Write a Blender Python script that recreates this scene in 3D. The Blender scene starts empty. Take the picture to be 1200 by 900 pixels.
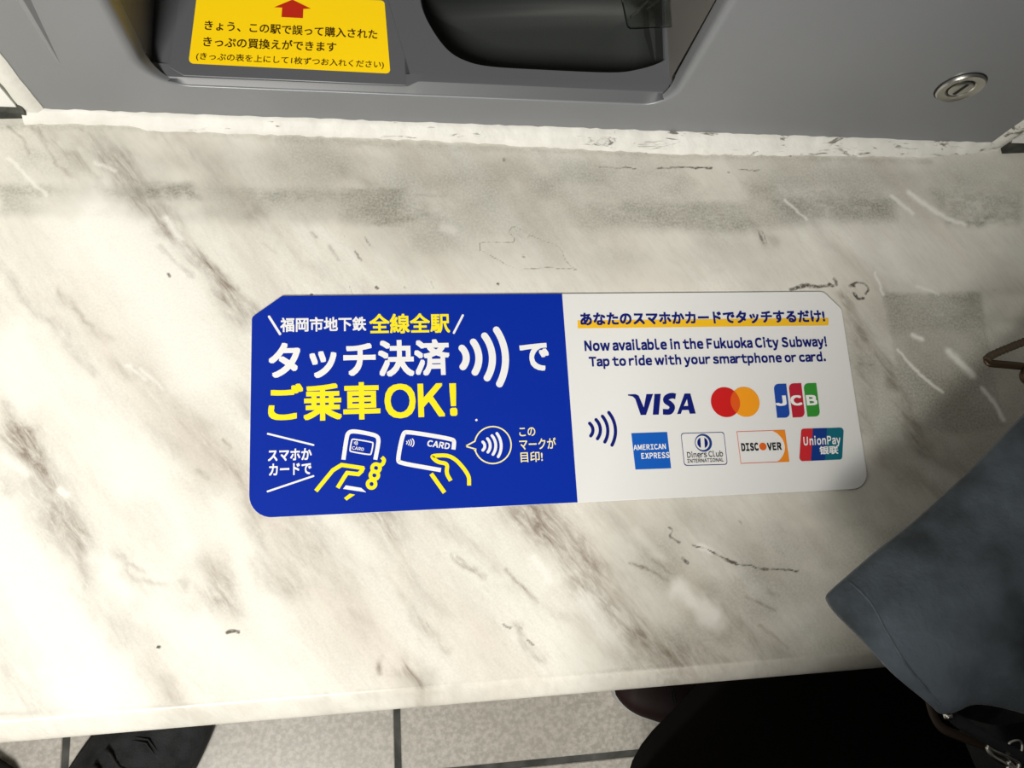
import bpy, bmesh, math, random
import numpy as np
from mathutils import Vector, Matrix
from mathutils.geometry import tessellate_polygon

# ------------------------------------------------------------------ camera, world, lights
SC = bpy.context.scene
COL = SC.collection
SH = 0.65                                   # height of the shelf top above the floor
F_PX = 920.0
ROT = Matrix(((0.98866084, 0.02508897, -0.14805502),
              (-0.05696599, 0.97490834, -0.21519432),
              (0.13894107, 0.2211883, 0.96528292)))
CAM = Vector((-0.10119261, -0.09068314, SH + 0.44166168))
cam_data = bpy.data.cameras.new('camera')
cam = bpy.data.objects.new('camera', cam_data); COL.objects.link(cam)
cam_data.sensor_width = 36.0; cam_data.lens = F_PX / 1200 * 36
cam_data.clip_start = 0.01
cam.matrix_world = Matrix.Translation(CAM) @ ROT.to_4x4()
SC.camera = cam

SC.view_settings.view_transform = 'Standard'
SC.view_settings.look = 'None'
SC.view_settings.gamma = 1.0
SC.view_settings.use_curve_mapping = False
SC.view_settings.exposure = 0.0

world = bpy.data.worlds.new('world'); SC.world = world
world.use_nodes = True
bg = world.node_tree.nodes['Background']
bg.inputs[0].default_value = (1.0, 0.97, 0.92, 1); bg.inputs[1].default_value = 0.045

def area(name, loc, target, sx, sy, power, color):
    l = bpy.data.lights.new(name, 'AREA'); l.shape = 'RECTANGLE'
    l.size = sx; l.size_y = sy; l.energy = power; l.color = color
    o = bpy.data.objects.new(name, l); COL.objects.link(o)
    o.location = loc
    o.rotation_euler = (Vector(target) - Vector(loc)).to_track_quat('-Z', 'Y').to_euler()
    return o
area('ceiling_strip_light', (-0.64, -1.22, 2.08), (-0.25, 0.0, SH), 0.6, 0.5, 48, (1.0, 0.97, 0.91))
area('side_fill_light', (-1.7, 0.0, 1.95), (0.0, 0.0, SH), 0.7, 0.7, 5.0, (1.0, 0.95, 0.84))  # added fill from the left, lifts the shaded right side

# ------------------------------------------------------------------ geometry helpers
def ray(px, py):
    return ROT @ Vector(((px - 600) / F_PX, -(py - 450) / F_PX, -1.0))
def at(px, py, z):
    """point of the horizontal plane z seen at that place of the photograph"""
    d = ray(px, py); return CAM + d * ((z - CAM.z) / d.z)
class Plane:
    def __init__(self, o, u, n):
        self.o = Vector(o); self.n = Vector(n).normalized()
        u = Vector(u); self.u = (u - self.n * u.dot(self.n)).normalized(); self.v = self.n.cross(self.u)
    def hit(self, px, py):
        d = ray(px, py); return CAM + d * ((self.o - CAM).dot(self.n) / d.dot(self.n))
    def uv(self, px, py):
        p = self.hit(px, py) - self.o; return (p.dot(self.u), p.dot(self.v))
    def pt(self, u, v, h=0.0):
        return self.o + self.u * u + self.v * v + self.n * h
    def up(self, h):
        return Plane(self.o + self.n * h, self.u, self.n)

def finish(name, me, mat, parent=None, smooth=False, recenter=True):
    o = bpy.data.objects.new(name, me); COL.objects.link(o)
    if mat is not None and len(me.materials) == 0: me.materials.append(mat)
    if recenter and len(me.vertices):
        cs = [v.co for v in me.vertices]
        c = Vector([(min(p[i] for p in cs) + max(p[i] for p in cs)) / 2 for i in range(3)])
        c.z = min(p.z for p in cs)
        me.transform(Matrix.Translation(-c)); o.location = c
    if smooth:
        for p in me.polygons: p.use_smooth = True
    if parent is not None:
        o.parent = parent
        o.matrix_parent_inverse = world_of(parent).inverted()
    return o
WM = {}
def world_of(o):
    m = Matrix.Translation(o.location)
    if o.parent is not None:
        m = world_of(o.parent) @ o.matrix_parent_inverse @ m
    return m
def mesh(name, verts, faces, mat, parent=None, smooth=False):
    me = bpy.data.meshes.new(name)
    me.from_pydata([tuple(v) for v in verts], [], faces); me.update()
    return finish(name, me, mat, parent, smooth)
def frombm(name, bm, mat, parent=None, smooth=False):
    bmesh.ops.recalc_face_normals(bm, faces=bm.faces)
    me = bpy.data.meshes.new(name); bm.to_mesh(me); bm.free()
    return finish(name, me, mat, parent, smooth)
def autosmooth(o, deg=35):
    for p in o.data.polygons: p.use_smooth = True
    o.data.set_sharp_from_angle(angle=math.radians(deg))
    return o
def thing(name, label, cat, loc, group=None):
    o = bpy.data.objects.new(name, None); COL.objects.link(o); o.location = loc
    o.empty_display_size = 0.05
    o['label'] = label; o['category'] = cat
    if group: o['group'] = group
    return o
def tag(o, label, cat, group=None):
    o['label'] = label; o['category'] = cat
    if group: o['group'] = group
    return o
def struct(o):
    o['kind'] = 'structure'; return o

def loft(bm, rings, close=True, cap0=False, cap1=False):
    vs = [[bm.verts.new(p) for p in r] for r in rings]
    n = len(rings[0])
    for a, b in zip(vs[:-1], vs[1:]):
        for i in range(n if close else n - 1):
            j = (i + 1) % n
            bm.faces.new((a[i], a[j], b[j], b[i]))
    if cap0: bm.faces.new(list(reversed(vs[0])))
    if cap1: bm.faces.new(vs[-1])
    return vs
def add_box(bm, x0, x1, y0, y1, z0, z1):
    c = [bm.verts.new((x, y, z)) for z in (z0, z1) for x, y in ((x0, y0), (x1, y0), (x1, y1), (x0, y1))]
    for f in ((3, 2, 1, 0), (4, 5, 6, 7), (0, 1, 5, 4), (1, 2, 6, 5), (2, 3, 7, 6), (3, 0, 4, 7)):
        bm.faces.new([c[i] for i in f])
def add_tube(bm, pts, r, n=10, caps=True, flat=None):
    """tube along points; r may be a list"""
    pts = [Vector(p) for p in pts]; rings = []
    up = Vector((0, 0, 1))
    for i, p in enumerate(pts):
        t = (pts[min(i + 1, len(pts) - 1)] - pts[max(i - 1, 0)]).normalized()
        s = t.cross(up)
        if s.length < 1e-4: s = t.cross(Vector((0, 1, 0)))
        s.normalize(); w = s.cross(t)
        rr = r[i] if isinstance(r, (list, tuple)) else r
        a, b = (rr, rr) if flat is None else (rr, rr * flat)
        rings.append([p + s * (a * math.cos(k * 2 * math.pi / n)) + w * (b * math.sin(k * 2 * math.pi / n)) for k in range(n)])
    loft(bm, rings, True, caps, caps)
def round_poly(pts, rad, seg=6):
    """rounds the corners of a 2-D polygon; rad is one value or a list"""
    out = []; n = len(pts)
    for i in range(n):
        r = rad[i] if isinstance(rad, (list, tuple)) else rad
        p = Vector(pts[i][:2]); a = Vector(pts[i - 1][:2]); b = Vector(pts[(i + 1) % n][:2])
        da = (a - p).normalized(); db = (b - p).normalized()
        if r <= 0: out.append((p.x, p.y)); continue
        ang = da.angle(db); t = min(r / math.tan(ang / 2), (a - p).length * .49, (b - p).length * .49); r2 = t * math.tan(ang / 2)
        c = p + (da + db).normalized() * (r2 / math.sin(ang / 2))
        s0 = p + da * t - c; s1 = p + db * t - c
        a0 = math.atan2(s0.y, s0.x); a1 = math.atan2(s1.y, s1.x)
        d = (a1 - a0 + math.pi) % (2 * math.pi) - math.pi
        for k in range(seg + 1):
            q = a0 + d * k / seg; out.append((c.x + r2 * math.cos(q), c.y + r2 * math.sin(q)))
    return out
def tess(loops):
    v3 = [[Vector((p[0], p[1], 0)) for p in l] for l in loops]
    return tessellate_polygon(v3)
def smooth_curve(pts, seg=6, closed=False):
    P = [Vector(p) for p in pts]; n = len(P); out = []
    rng = range(n) if closed else range(n - 1)
    for i in rng:
        if closed: p0, p1, p2, p3 = P[i - 1], P[i], P[(i + 1) % n], P[(i + 2) % n]
        else: p0, p1, p2, p3 = P[max(i - 1, 0)], P[i], P[i + 1], P[min(i + 2, n - 1)]
        for k in range(seg):
            t = k / seg
            out.append(0.5 * ((2 * p1) + (p2 - p0) * t + (2 * p0 - 5 * p1 + 4 * p2 - p3) * t * t + (3 * p1 - p0 - 3 * p2 + p3) * t ** 3))
    if not closed: out.append(P[-1])
    return out
def vnoise(X, Y, seed):
    xi = np.floor(X).astype(np.int64); yi = np.floor(Y).astype(np.int64)
    fx = X - xi; fy = Y - yi; fx = fx * fx * (3 - 2 * fx); fy = fy * fy * (3 - 2 * fy)
    def h(a, b):
        q = (a * 374761393 + b * 668265263 + seed * 1442695041) & 0xffffffff
        q = ((q ^ (q >> 13)) * 1274126177) & 0xffffffff
        return ((q ^ (q >> 16)) & 0xffff) / 65535.0
    return (h(xi, yi) * (1 - fx) + h(xi + 1, yi) * fx) * (1 - fy) + (h(xi, yi + 1) * (1 - fx) + h(xi + 1, yi + 1) * fx) * fy
def fbm(X, Y, seed, oct=4):
    s = 0; a = .5; t = 0
    for k in range(oct):
        s = s + a * vnoise(X * 2 ** k + 7.3 * k, Y * 2 ** k - 3.1 * k, seed + k); t += a; a *= .5
    return s / t

# ------------------------------------------------------------------ materials
def lin(r, g, b):
    f = lambda c: c / 12.92 if c <= .04045 else ((c + .055) / 1.055) ** 2.4
    return (f(r / 255), f(g / 255), f(b / 255), 1)
def mat(name, col, rough=.5, metal=0.0, spec=.5, noise=None, bump=None, coat=0.0, sheen=0.0):
    m = bpy.data.materials.new(name); m.use_nodes = True
    nt = m.node_tree; b = nt.nodes['Principled BSDF']
    b.inputs['Base Color'].default_value = col; b.inputs['Roughness'].default_value = rough
    b.inputs['Metallic'].default_value = metal; b.inputs['Specular IOR Level'].default_value = spec
    b.inputs['Coat Weight'].default_value = coat; b.inputs['Sheen Weight'].default_value = sheen
    tc = nt.nodes.new('ShaderNodeTexCoord')
    if noise:
        sc, amt, col2 = noise
        n = nt.nodes.new('ShaderNodeTexNoise'); n.inputs['Scale'].default_value = sc; n.inputs['Detail'].default_value = 6
        nt.links.new(tc.outputs['Object'], n.inputs['Vector'])
        r = nt.nodes.new('ShaderNodeMapRange'); r.inputs[1].default_value = .35; r.inputs[2].default_value = .68
        r.inputs[3].default_value = 0; r.inputs[4].default_value = amt
        nt.links.new(n.outputs['Fac'], r.inputs[0])
        mx = nt.nodes.new('ShaderNodeMix'); mx.data_type = 'RGBA'
        nt.links.new(r.outputs[0], mx.inputs[0]); mx.inputs[6].default_value = col; mx.inputs[7].default_value = col2
        nt.links.new(mx.outputs[2], b.inputs['Base Color'])
    if bump:
        sc, st, dist = bump
        n = nt.nodes.new('ShaderNodeTexNoise'); n.inputs['Scale'].default_value = sc; n.inputs['Detail'].default_value = 4
        nt.links.new(tc.outputs['Object'], n.inputs['Vector'])
        bp = nt.nodes.new('ShaderNodeBump'); bp.inputs['Strength'].default_value = st; bp.inputs['Distance'].default_value = dist
        nt.links.new(n.outputs['Fac'], bp.inputs['Height']); nt.links.new(bp.outputs[0], b.inputs['Normal'])
    return m
M = {}
M['panel'] = mat('silver_grey_paint', (.222, .230, .242, 1), .40, .2, .5, (9, .5, (.200, .207, .215, 1)), (900, .12, .0004))
M['pocket'] = mat('pocket_grey', (.17, .16, .15, 1), .4, .1)
M['tray'] = mat('dark_grey_plastic', (.092, .097, .103, 1), .42, 0, .5, None, (700, .05, .0003))
M['bowl'] = mat('bowl_grey_plastic', (.026, .029, .027, 1), .6, 0, .3, None, (900, .15, .0004))
M['yellow'] = mat('yellow_film', lin(255, 214, 18), .24, .0, .5)
M['red'] = mat('red_print', lin(185, 40, 20), .3)
M['brownprint'] = mat('dark_brown_print', lin(60, 38, 5), .35)
M['white_plate'] = mat('white_magnet_sheet', (.80, .80, .79, 1), .34, 0, .45)
M['edge'] = mat('dark_sheet_edge', (.03, .03, .03, 1), .6)
M['blue'] = mat('blue_print', lin(0, 42, 160), .4, 0, .25)
M['navy'] = mat('navy_print', lin(12, 26, 112), .4, 0, .25)
M['white'] = mat('white_print', (.88, .88, .88, 1), .35)
M['ylw'] = mat('yellow_print', lin(255, 236, 30), .35)
M['cream'] = mat('cream_print', lin(250, 240, 170), .35)
M['ochre'] = mat('ochre_print', lin(245, 192, 30), .35)
M['caulk'] = mat('white_sealant', (.74, .73, .68, 1), .55, 0, .4, (60, .35, (.52, .51, .46, 1)), (160, .35, .002))
M['wall'] = mat('white_wall_panel', (.80, .80, .77, 1), .5, 0, .4, (20, .3, (.72, .71, .67, 1)))
M['gap'] = mat('dark_gap', (.022, .025, .022, 1), .8, 0, .3, (90, .9, (.09, .09, .075, 1)))
M['steel'] = mat('brushed_steel', (.58, .57, .53, 1), .28, 1.0)
M['black'] = mat('black_hole', (.006, .006, .006, 1), .6)
M['bag'] = mat('slate_blue_suede', lin(86, 95, 104), .85, 0, .2, (30, 1.0, lin(46, 52, 55)), (380, .8, .0009), 0, .15)
M['bagdark'] = mat('slate_lining', lin(38, 40, 43), .85, 0, .2, (60, .6, lin(22, 22, 23)), (500, .4, .001))
M['brown'] = mat('brown_zip_tape', lin(44, 31, 18), .7)
M['bronze'] = mat('dark_bronze', (.055, .036, .020, 1), .42, .7)
M['cord'] = mat('braided_brown_cord', lin(58, 48, 33), .8)
M['coat'] = mat('black_wool', (.004, .0035, .0033, 1), .95, 0, .03, (40, .6, (.003, .003, .003, 1)), (500, .4, .001))
M['trouser'] = mat('black_trouser_cloth', (.006, .006, .007, 1), .9, 0, .15, None, (500, .4, .001))
M['skin'] = mat('skin', (.55, .33, .23, 1), .5)
M['hair'] = mat('black_hair', (.008, .007, .006, 1), .45)
M['burgundy'] = mat('burgundy_leather', (.013, .0042, .004, 1), .6, 0, .2)
M['shoe'] = mat('charcoal_suede', (.030, .032, .035, 1), .75, 0, .3, (55, .9, (.010, .010, .011, 1)), (500, .5, .001))
M['sole'] = mat('black_rubber', (.012, .012, .012, 1), .7)
M['palesole'] = mat('pale_rubber', (.45, .45, .43, 1), .6)
M['lace'] = mat('black_lace', (.01, .01, .011, 1), .8)
mf = bpy.data.materials.new('clear_plastic'); mf.use_nodes = True
b_ = mf.node_tree.nodes['Principled BSDF']; b_.inputs['Base Color'].default_value = (.80, .84, .80, 1)
b_.inputs['Transmission Weight'].default_value = 1; b_.inputs['Roughness'].default_value = .08; b_.inputs['IOR'].default_value = 1.46
M['clear'] = mf

def marble_material():
    m = bpy.data.materials.new('white_marble'); m.use_nodes = True
    nt = m.node_tree; L = nt.links.new; b = nt.nodes['Principled BSDF']
    b.inputs['Roughness'].default_value = .30; b.inputs['Specular IOR Level'].default_value = .4
    tc = nt.nodes.new('ShaderNodeTexCoord')
    def mapping(rot, scale):
        a = nt.nodes.new('ShaderNodeMapping'); a.inputs['Rotation'].default_value = (0, 0, rot)
        L(tc.outputs['Object'], a.inputs['Vector'])
        s = nt.nodes.new('ShaderNodeMapping'); s.inputs['Scale'].default_value = scale
        L(a.outputs[0], s.inputs['Vector']); return s.outputs[0]
    def noise(vec, sc, det=5, rough=.55, dist=0.0):
        n = nt.nodes.new('ShaderNodeTexNoise'); n.inputs['Scale'].default_value = sc; n.inputs['Detail'].default_value = det
        n.inputs['Roughness'].default_value = rough; n.inputs['Distortion'].default_value = dist; L(vec, n.inputs['Vector']); return n.outputs['Fac']
    def rng(v, a, b2, c, d):
        r = nt.nodes.new('ShaderNodeMapRange'); L(v, r.inputs[0])
        for i, q in enumerate((a, b2, c, d)): r.inputs[1 + i].default_value = q
        return r.outputs[0]
    def math_(op, a, b2):
        n = nt.nodes.new('ShaderNodeMath'); n.operation = op; n.use_clamp = True
        for i, q in enumerate((a, b2)):
            if isinstance(q, float): n.inputs[i].default_value = q
            else: L(q, n.inputs[i])
        return n.outputs[0]
    def mix(f, a, b2):
        n = nt.nodes.new('ShaderNodeMix'); n.data_type = 'RGBA'
        if isinstance(f, float): n.inputs[0].default_value = f
        else: L(f, n.inputs[0])
        for i, q in ((6, a), (7, b2)):
            if isinstance(q, tuple): n.inputs[i].default_value = q
            else: L(q, n.inputs[i])
        return n.outputs[2]
    at_ = nt.nodes.new('ShaderNodeAttribute'); at_.attribute_name = 'stain_shade'
    sep = nt.nodes.new('ShaderNodeSeparateColor'); L(at_.outputs['Color'], sep.inputs[0])
    vein, dirt_shade, white, mark = sep.outputs[0], sep.outputs[1], sep.outputs[2], at_.outputs['Alpha']
    v1 = mapping(math.radians(54), (1.0, 4.2, 1))       # streaks run down to the right
    streak = rng(noise(v1, 5.5, 6, .6, .6), .47, .72, 0, 1)
    fine = rng(noise(v1, 26, 5, .6, .4), .52, .75, 0, 1)
    cloud = noise(tc.outputs['Object'], 14, 5, .6)
    grain = noise(tc.outputs['Object'], 700, 4, .65)
    crys = noise(v1, 110, 6, .7, .3)
    warm = rng(noise(v1, 9, 4, .5, .3), .45, .7, 0, 1)
    c = mix(math_('MULTIPLY', streak, .50), (.86, .842, .765, 1), (.54, .475, .405, 1))
    c = mix(math_('MULTIPLY', fine, .14), c, (.50, .43, .36, 1))
    c = mix(math_('MULTIPLY', warm, .35), c, (.80, .715, .615, 1))
    c = mix(math_('MULTIPLY', rng(cloud, .45, .75, 0, 1), .22), c, (.60, .59, .52, 1))
    c = mix(math_('MULTIPLY', rng(crys, .48, .72, 0, 1), .22), c, (.52, .45, .385, 1))
    vb = math_('MULTIPLY', vein, rng(noise(v1, 60, 8, .72, .6), .34, .62, .22, 1.15))
    c = mix(vb, c, (.235, .18, .14, 1))
    db = math_('MULTIPLY', dirt_shade, rng(grain, .36, .62, .62, 1.06))
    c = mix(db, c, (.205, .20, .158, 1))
    c = mix(math_('MULTIPLY', rng(white, .06, .80, 0, 1), .85), c, (.92, .905, .84, 1))
    mk = math_('MULTIPLY', rng(mark, .14, .52, 0, .9), rng(noise(tc.outputs['Object'], 500, 4, .6), .34, .50, .35, 1.0))
    c = mix(mk, c, (.05, .038, .024, 1))
    g = rng(grain, .3, .7, .93, 1.05)
    mu = nt.nodes.new('ShaderNodeMix'); mu.data_type = 'RGBA'; mu.blend_type = 'MULTIPLY'; mu.inputs[0].default_value = 1
    L(c, mu.inputs[6]); L(g, mu.inputs[7]); L(mu.outputs[2], b.inputs['Base Color'])
    L(rng(cloud, .3, .7, .26, .42), b.inputs['Roughness'])
    return m
M['marble'] = marble_material()

def floor_material(T, jx, jy):
    m = bpy.data.materials.new('grey_terrazzo_tiles'); m.use_nodes = True
    nt = m.node_tree; L = nt.links.new; b = nt.nodes['Principled BSDF']
    g = nt.nodes.new('ShaderNodeTexCoord'); 
    n1 = nt.nodes.new('ShaderNodeTexVoronoi'); n1.inputs['Scale'].default_value = 260; L(g.outputs['Object'], n1.inputs['Vector'])
    n2 = nt.nodes.new('ShaderNodeTexNoise'); n2.inputs['Scale'].default_value = 9; n2.inputs['Detail'].default_value = 5; L(g.outputs['Object'], n2.inputs['Vector'])
    n3 = nt.nodes.new('ShaderNodeTexNoise'); n3.inputs['Scale'].default_value = 190; n3.inputs['Detail'].default_value = 3; L(g.outputs['Object'], n3.inputs['Vector'])
    r = nt.nodes.new('ShaderNodeMapRange'); r.inputs[1].default_value = .38; r.inputs[2].default_value = .66; L(n3.outputs['Fac'], r.inputs[0])
    m1 = nt.nodes.new('ShaderNodeMix'); m1.data_type = 'RGBA'; L(r.outputs[0], m1.inputs[0])
    m1.inputs[6].default_value = (.40, .375, .33, 1); m1.inputs[7].default_value = (.56, .53, .475, 1)
    r2 = nt.nodes.new('ShaderNodeMapRange'); r2.inputs[1].default_value = .4; r2.inputs[2].default_value = .7; r2.inputs[4].default_value = .35; L(n2.outputs['Fac'], r2.inputs[0])
    m2 = nt.nodes.new('ShaderNodeMix'); m2.data_type = 'RGBA'; L(r2.outputs[0], m2.inputs[0]); L(m1.outputs[2], m2.inputs[6]); m2.inputs[7].default_value = (.40, .37, .32, 1)
    L(m2.outputs[2], b.inputs['Base Color']); b.inputs['Roughness'].default_value = .35
    return m
M['grout'] = mat('dark_grout', (.045, .047, .042, 1), .8, 0, .3, (40, .8, (.12, .12, .11, 1)))

def caulk_material():
    m = mat('white_sealant', (.74, .73, .68, 1), .55, 0, .4, (60, .35, (.52, .51, .46, 1)), (160, .35, .002))
    nt = m.node_tree; b = nt.nodes['Principled BSDF']; src = b.inputs['Base Color'].links[0].from_socket
    tc = nt.nodes.new('ShaderNodeTexCoord'); mp_ = nt.nodes.new('ShaderNodeMapping'); mp_.inputs['Scale'].default_value = (45, 210, 150)
    nt.links.new(tc.outputs['Object'], mp_.inputs['Vector'])
    n = nt.nodes.new('ShaderNodeTexNoise'); n.inputs['Scale'].default_value = 1; n.inputs['Detail'].default_value = 5; n.inputs['Roughness'].default_value = .62; n.inputs['Distortion'].default_value = .8
    nt.links.new(mp_.outputs[0], n.inputs['Vector'])
    sx = nt.nodes.new('ShaderNodeSeparateXYZ'); nt.links.new(tc.outputs['Object'], sx.inputs[0])
    th = nt.nodes.new('ShaderNodeMapRange'); th.inputs[1].default_value = -.3; th.inputs[2].default_value = .3; th.inputs[3].default_value = -.075; th.inputs[4].default_value = 0.045
    nt.links.new(sx.outputs[0], th.inputs[0])
    ad = nt.nodes.new('ShaderNodeMath'); ad.operation = 'ADD'; nt.links.new(n.outputs['Fac'], ad.inputs[0]); nt.links.new(th.outputs[0], ad.inputs[1])
    r = nt.nodes.new('ShaderNodeMapRange'); r.inputs[1].default_value = .60; r.inputs[2].default_value = .67; r.inputs[4].default_value = .85; nt.links.new(ad.outputs[0], r.inputs[0])
    mx = nt.nodes.new('ShaderNodeMix'); mx.data_type = 'RGBA'; nt.links.new(r.outputs[0], mx.inputs[0]); nt.links.new(src, mx.inputs[6]); mx.inputs[7].default_value = (.10, .085, .06, 1)
    nt.links.new(mx.outputs[2], b.inputs['Base Color'])
    return m
M['caulk'] = caulk_material()
# ------------------------------------------------------------------ setting: floor, shelf, sealant, wall panels
T = 0.398; JX, JY, JW = -0.5065, -0.3535, 0.0085
M['tile'] = floor_material(T, JX, JY)
bm = bmesh.new(); bm2 = bmesh.new()
add_box(bm, -2.2, 2.2, -2.2, 0.75, -0.06, -0.002)
for i in range(-4, 7):
    for j in range(-4, 3):
        x0 = JX + i * T + JW / 2; y0 = JY + j * T + JW / 2
        x1, y1 = x0 + T - JW, y0 + T - JW
        if x0 < -2.15 or x1 > 2.15 or y0 < -2.15 or y1 > .74: continue
        o = [(x0, y0), (x1, y0), (x1, y1), (x0, y1)]; e = .0012
        r1 = [(x0, y0, -.003), (x1, y0, -.003), (x1, y1, -.003), (x0, y1, -.003)]
        r2 = [(x0, y0, -e), (x1, y0, -e), (x1, y1, -e), (x0, y1, -e)]
        r3 = [(x0 + e, y0 + e, 0), (x1 - e, y0 + e, 0), (x1 - e, y1 - e, 0), (x0 + e, y1 - e, 0)]
        loft(bm2, [r1, r2, r3], True, False, True)
fl = struct(frombm('floor', bm, M['grout']))
ft = frombm('floor_tiles', bm2, M['tile'], fl)

# marble shelf with its stains and veins
FRONT, BACK = -0.1548, 0.215
def marble_shelf():
    xs = np.concatenate([np.linspace(-1.1, -.44, 60)[:-1], np.arange(-.44, .48, .00085), np.linspace(.48, 1.1, 60)])
    ys = np.concatenate([np.arange(FRONT, .188, .00085), [.20, BACK]])
    X, Y = np.meshgrid(xs, ys)
    ny, nx = X.shape
    R = np.zeros((4, ny, nx))
    WX = X + (fbm(X * 90, Y * 90, 5) - .5) * .010 + (fbm(X * 22, Y * 22, 15) - .5) * .014
    WY = Y + (fbm(X * 90, Y * 90, 9) - .5) * .010 + (fbm(X * 22, Y * 22, 19) - .5) * .014
    fx = X + (fbm(X * 300, Y * 300, 25) - .5) * .0022; fy = Y + (fbm(X * 300, Y * 300, 29) - .5) * .0022
    th = math.radians(54); A = X * math.cos(th) - Y * math.sin(th); B = X * math.sin(th) + Y * math.cos(th)
    brk = np.clip((fbm(A * 60, B * 200, 33) - .30) / .32, 0, 1)
    speck = np.clip((fbm(X * 260, Y * 480, 41, 3) - .18) / .42, 0, 1)
    cloudy = np.clip((fbm(X * 28, Y * 42, 47) - .25) / .45, 0, 1)
    S = 0.00052                                        # metres of shelf per pixel of the measurements
    def stroke(ch, pts, w, a, sharp=False, br=None):
        P = [at(x, y, SH) for x, y in pts]; w = w * S
        if len(P) > 2: P = smooth_curve(P, 5)
        wx, wy = (fx, fy) if sharp else (WX, WY)
        x0 = min(p.x for p in P) - 4 * w - .015; x1 = max(p.x for p in P) + 4 * w + .015
        y0 = min(p.y for p in P) - 4 * w - .015; y1 = max(p.y for p in P) + 4 * w + .015
        i0, i1 = np.searchsorted(xs, (x0, x1)); j0, j1 = np.searchsorted(ys, (y0, y1))
        if i1 <= i0 or j1 <= j0: return
        sx = wx[j0:j1, i0:i1]; sy = wy[j0:j1, i0:i1]
        D = np.full(sx.shape, 9.0); n = len(P)
        for k in range(n - 1):
            ax, ay = P[k].x, P[k].y; dx, dy = P[k + 1].x - ax, P[k + 1].y - ay
            t = np.clip(((sx - ax) * dx + (sy - ay) * dy) / (dx * dx + dy * dy + 1e-12), 0, 1)
            taper = 1.0
            D = np.minimum(D, np.hypot(sx - ax - t * dx, sy - ay - t * dy))
        v = a * np.exp(-(D / w) ** 2)
        if br is not None: v = v * br[j0:j1, i0:i1]
        if ch == 0: v = np.minimum(v * 1.35, .94)
        R[ch, j0:j1, i0:i1] = 1 - (1 - R[ch, j0:j1, i0:i1]) * (1 - v)
    def region(ch, pts, soft, a, br=None):
        """filled polygon with soft edges given as pixels"""
        P = [at(x, y, SH) for x, y in pts]; n = len(P)
        inside = np.zeros(X.shape, bool); D = np.full(X.shape, 9.0)
        for k in range(n):
            p, q = P[k], P[(k + 1) % n]; dx, dy = q.x - p.x, q.y - p.y
            c = ((p.y > fy) != (q.y > fy)) & (fx < dx * (fy - p.y) / (dy if abs(dy) > 1e-9 else 1e-9) + p.x)
            inside ^= c
            t = np.clip(((fx - p.x) * dx + (fy - p.y) * dy) / (dx * dx + dy * dy + 1e-12), 0, 1)
            D = np.minimum(D, np.hypot(fx - p.x - t * dx, fy - p.y - t * dy))
        sd = np.where(inside, D, -D) / (soft * S)
        v = a * np.clip(sd * .5 + .5, 0, 1)
        if br is not None: v = v * br
        R[ch] = 1 - (1 - R[ch]) * (1 - v)
    V, D_, W, K = 0, 1, 2, 3
    # --- pale fields
    for p, w, a in (([(115, 265), (165, 320), (205, 385), (235, 430)], 42, .95), ([(20, 400), (90, 470), (150, 540)], 26, .7),
                    ([(0, 610), (30, 680), (70, 740), (110, 800)], 45, .95), ([(150, 540), (200, 600), (225, 640)], 22, .8),
                    ([(190, 700), (260, 760), (330, 800)], 30, .7), ([(0, 430), (20, 470)], 22, .6),
                    ([(255, 600), (300, 680), (330, 740)], 16, .6), ([(120, 660), (140, 690)], 12, .9),
                    ([(395, 600), (420, 640)], 14, .4), ([(685, 700), (720, 740)], 14, .55), ([(790, 695), (840, 725)], 13, .6),
                    ([(620, 655), (640, 680)], 10, .5), ([(740, 625), (770, 650)], 9, .35)):
        stroke(W, p, w, a)
    for p, w, a in (([(110, 190), (135, 200)], 2, .45), ([(10, 185), (40, 215), (55, 230)], 2.2, .5), ([(195, 255), (212, 280)], 4, .7),
                    ([(1065, 225), (1085, 240), (1105, 253), (1130, 263)], 4, .8), ([(1045, 230), (1070, 250)], 3, .7), ([(920, 235), (945, 258)], 2, .6),
                    ([(1052, 410), (1080, 440), (1105, 460)], 2.2, .8), ([(1112, 412), (1128, 428), (1140, 440)], 5, .9),
                    ([(1150, 455), (1165, 472), (1176, 492)], 3, .9), ([(1070, 393), (1080, 398)], 3.5, .8), ([(1025, 320), (1035, 345)], 2, .6),
                    ([(626, 655), (636, 668), (642, 680)], 4.5, .9), ([(150, 427), (170, 445)], 1.8, .7), ([(520, 266), (530, 270)], 7, .35),
                    ([(820, 640), (833, 646)], 4, .7), ([(1075, 335), (1100, 345)], 2, .6), ([(1040, 290), (1060, 320)], 14, .3),
                    ([(165, 432), (190, 455)], 1.8, .6), ([(5, 535), (30, 555)], 5, .7), ([(70, 575), (78, 580)], 4, .9)):
        stroke(W, p, w, a, True)
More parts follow.
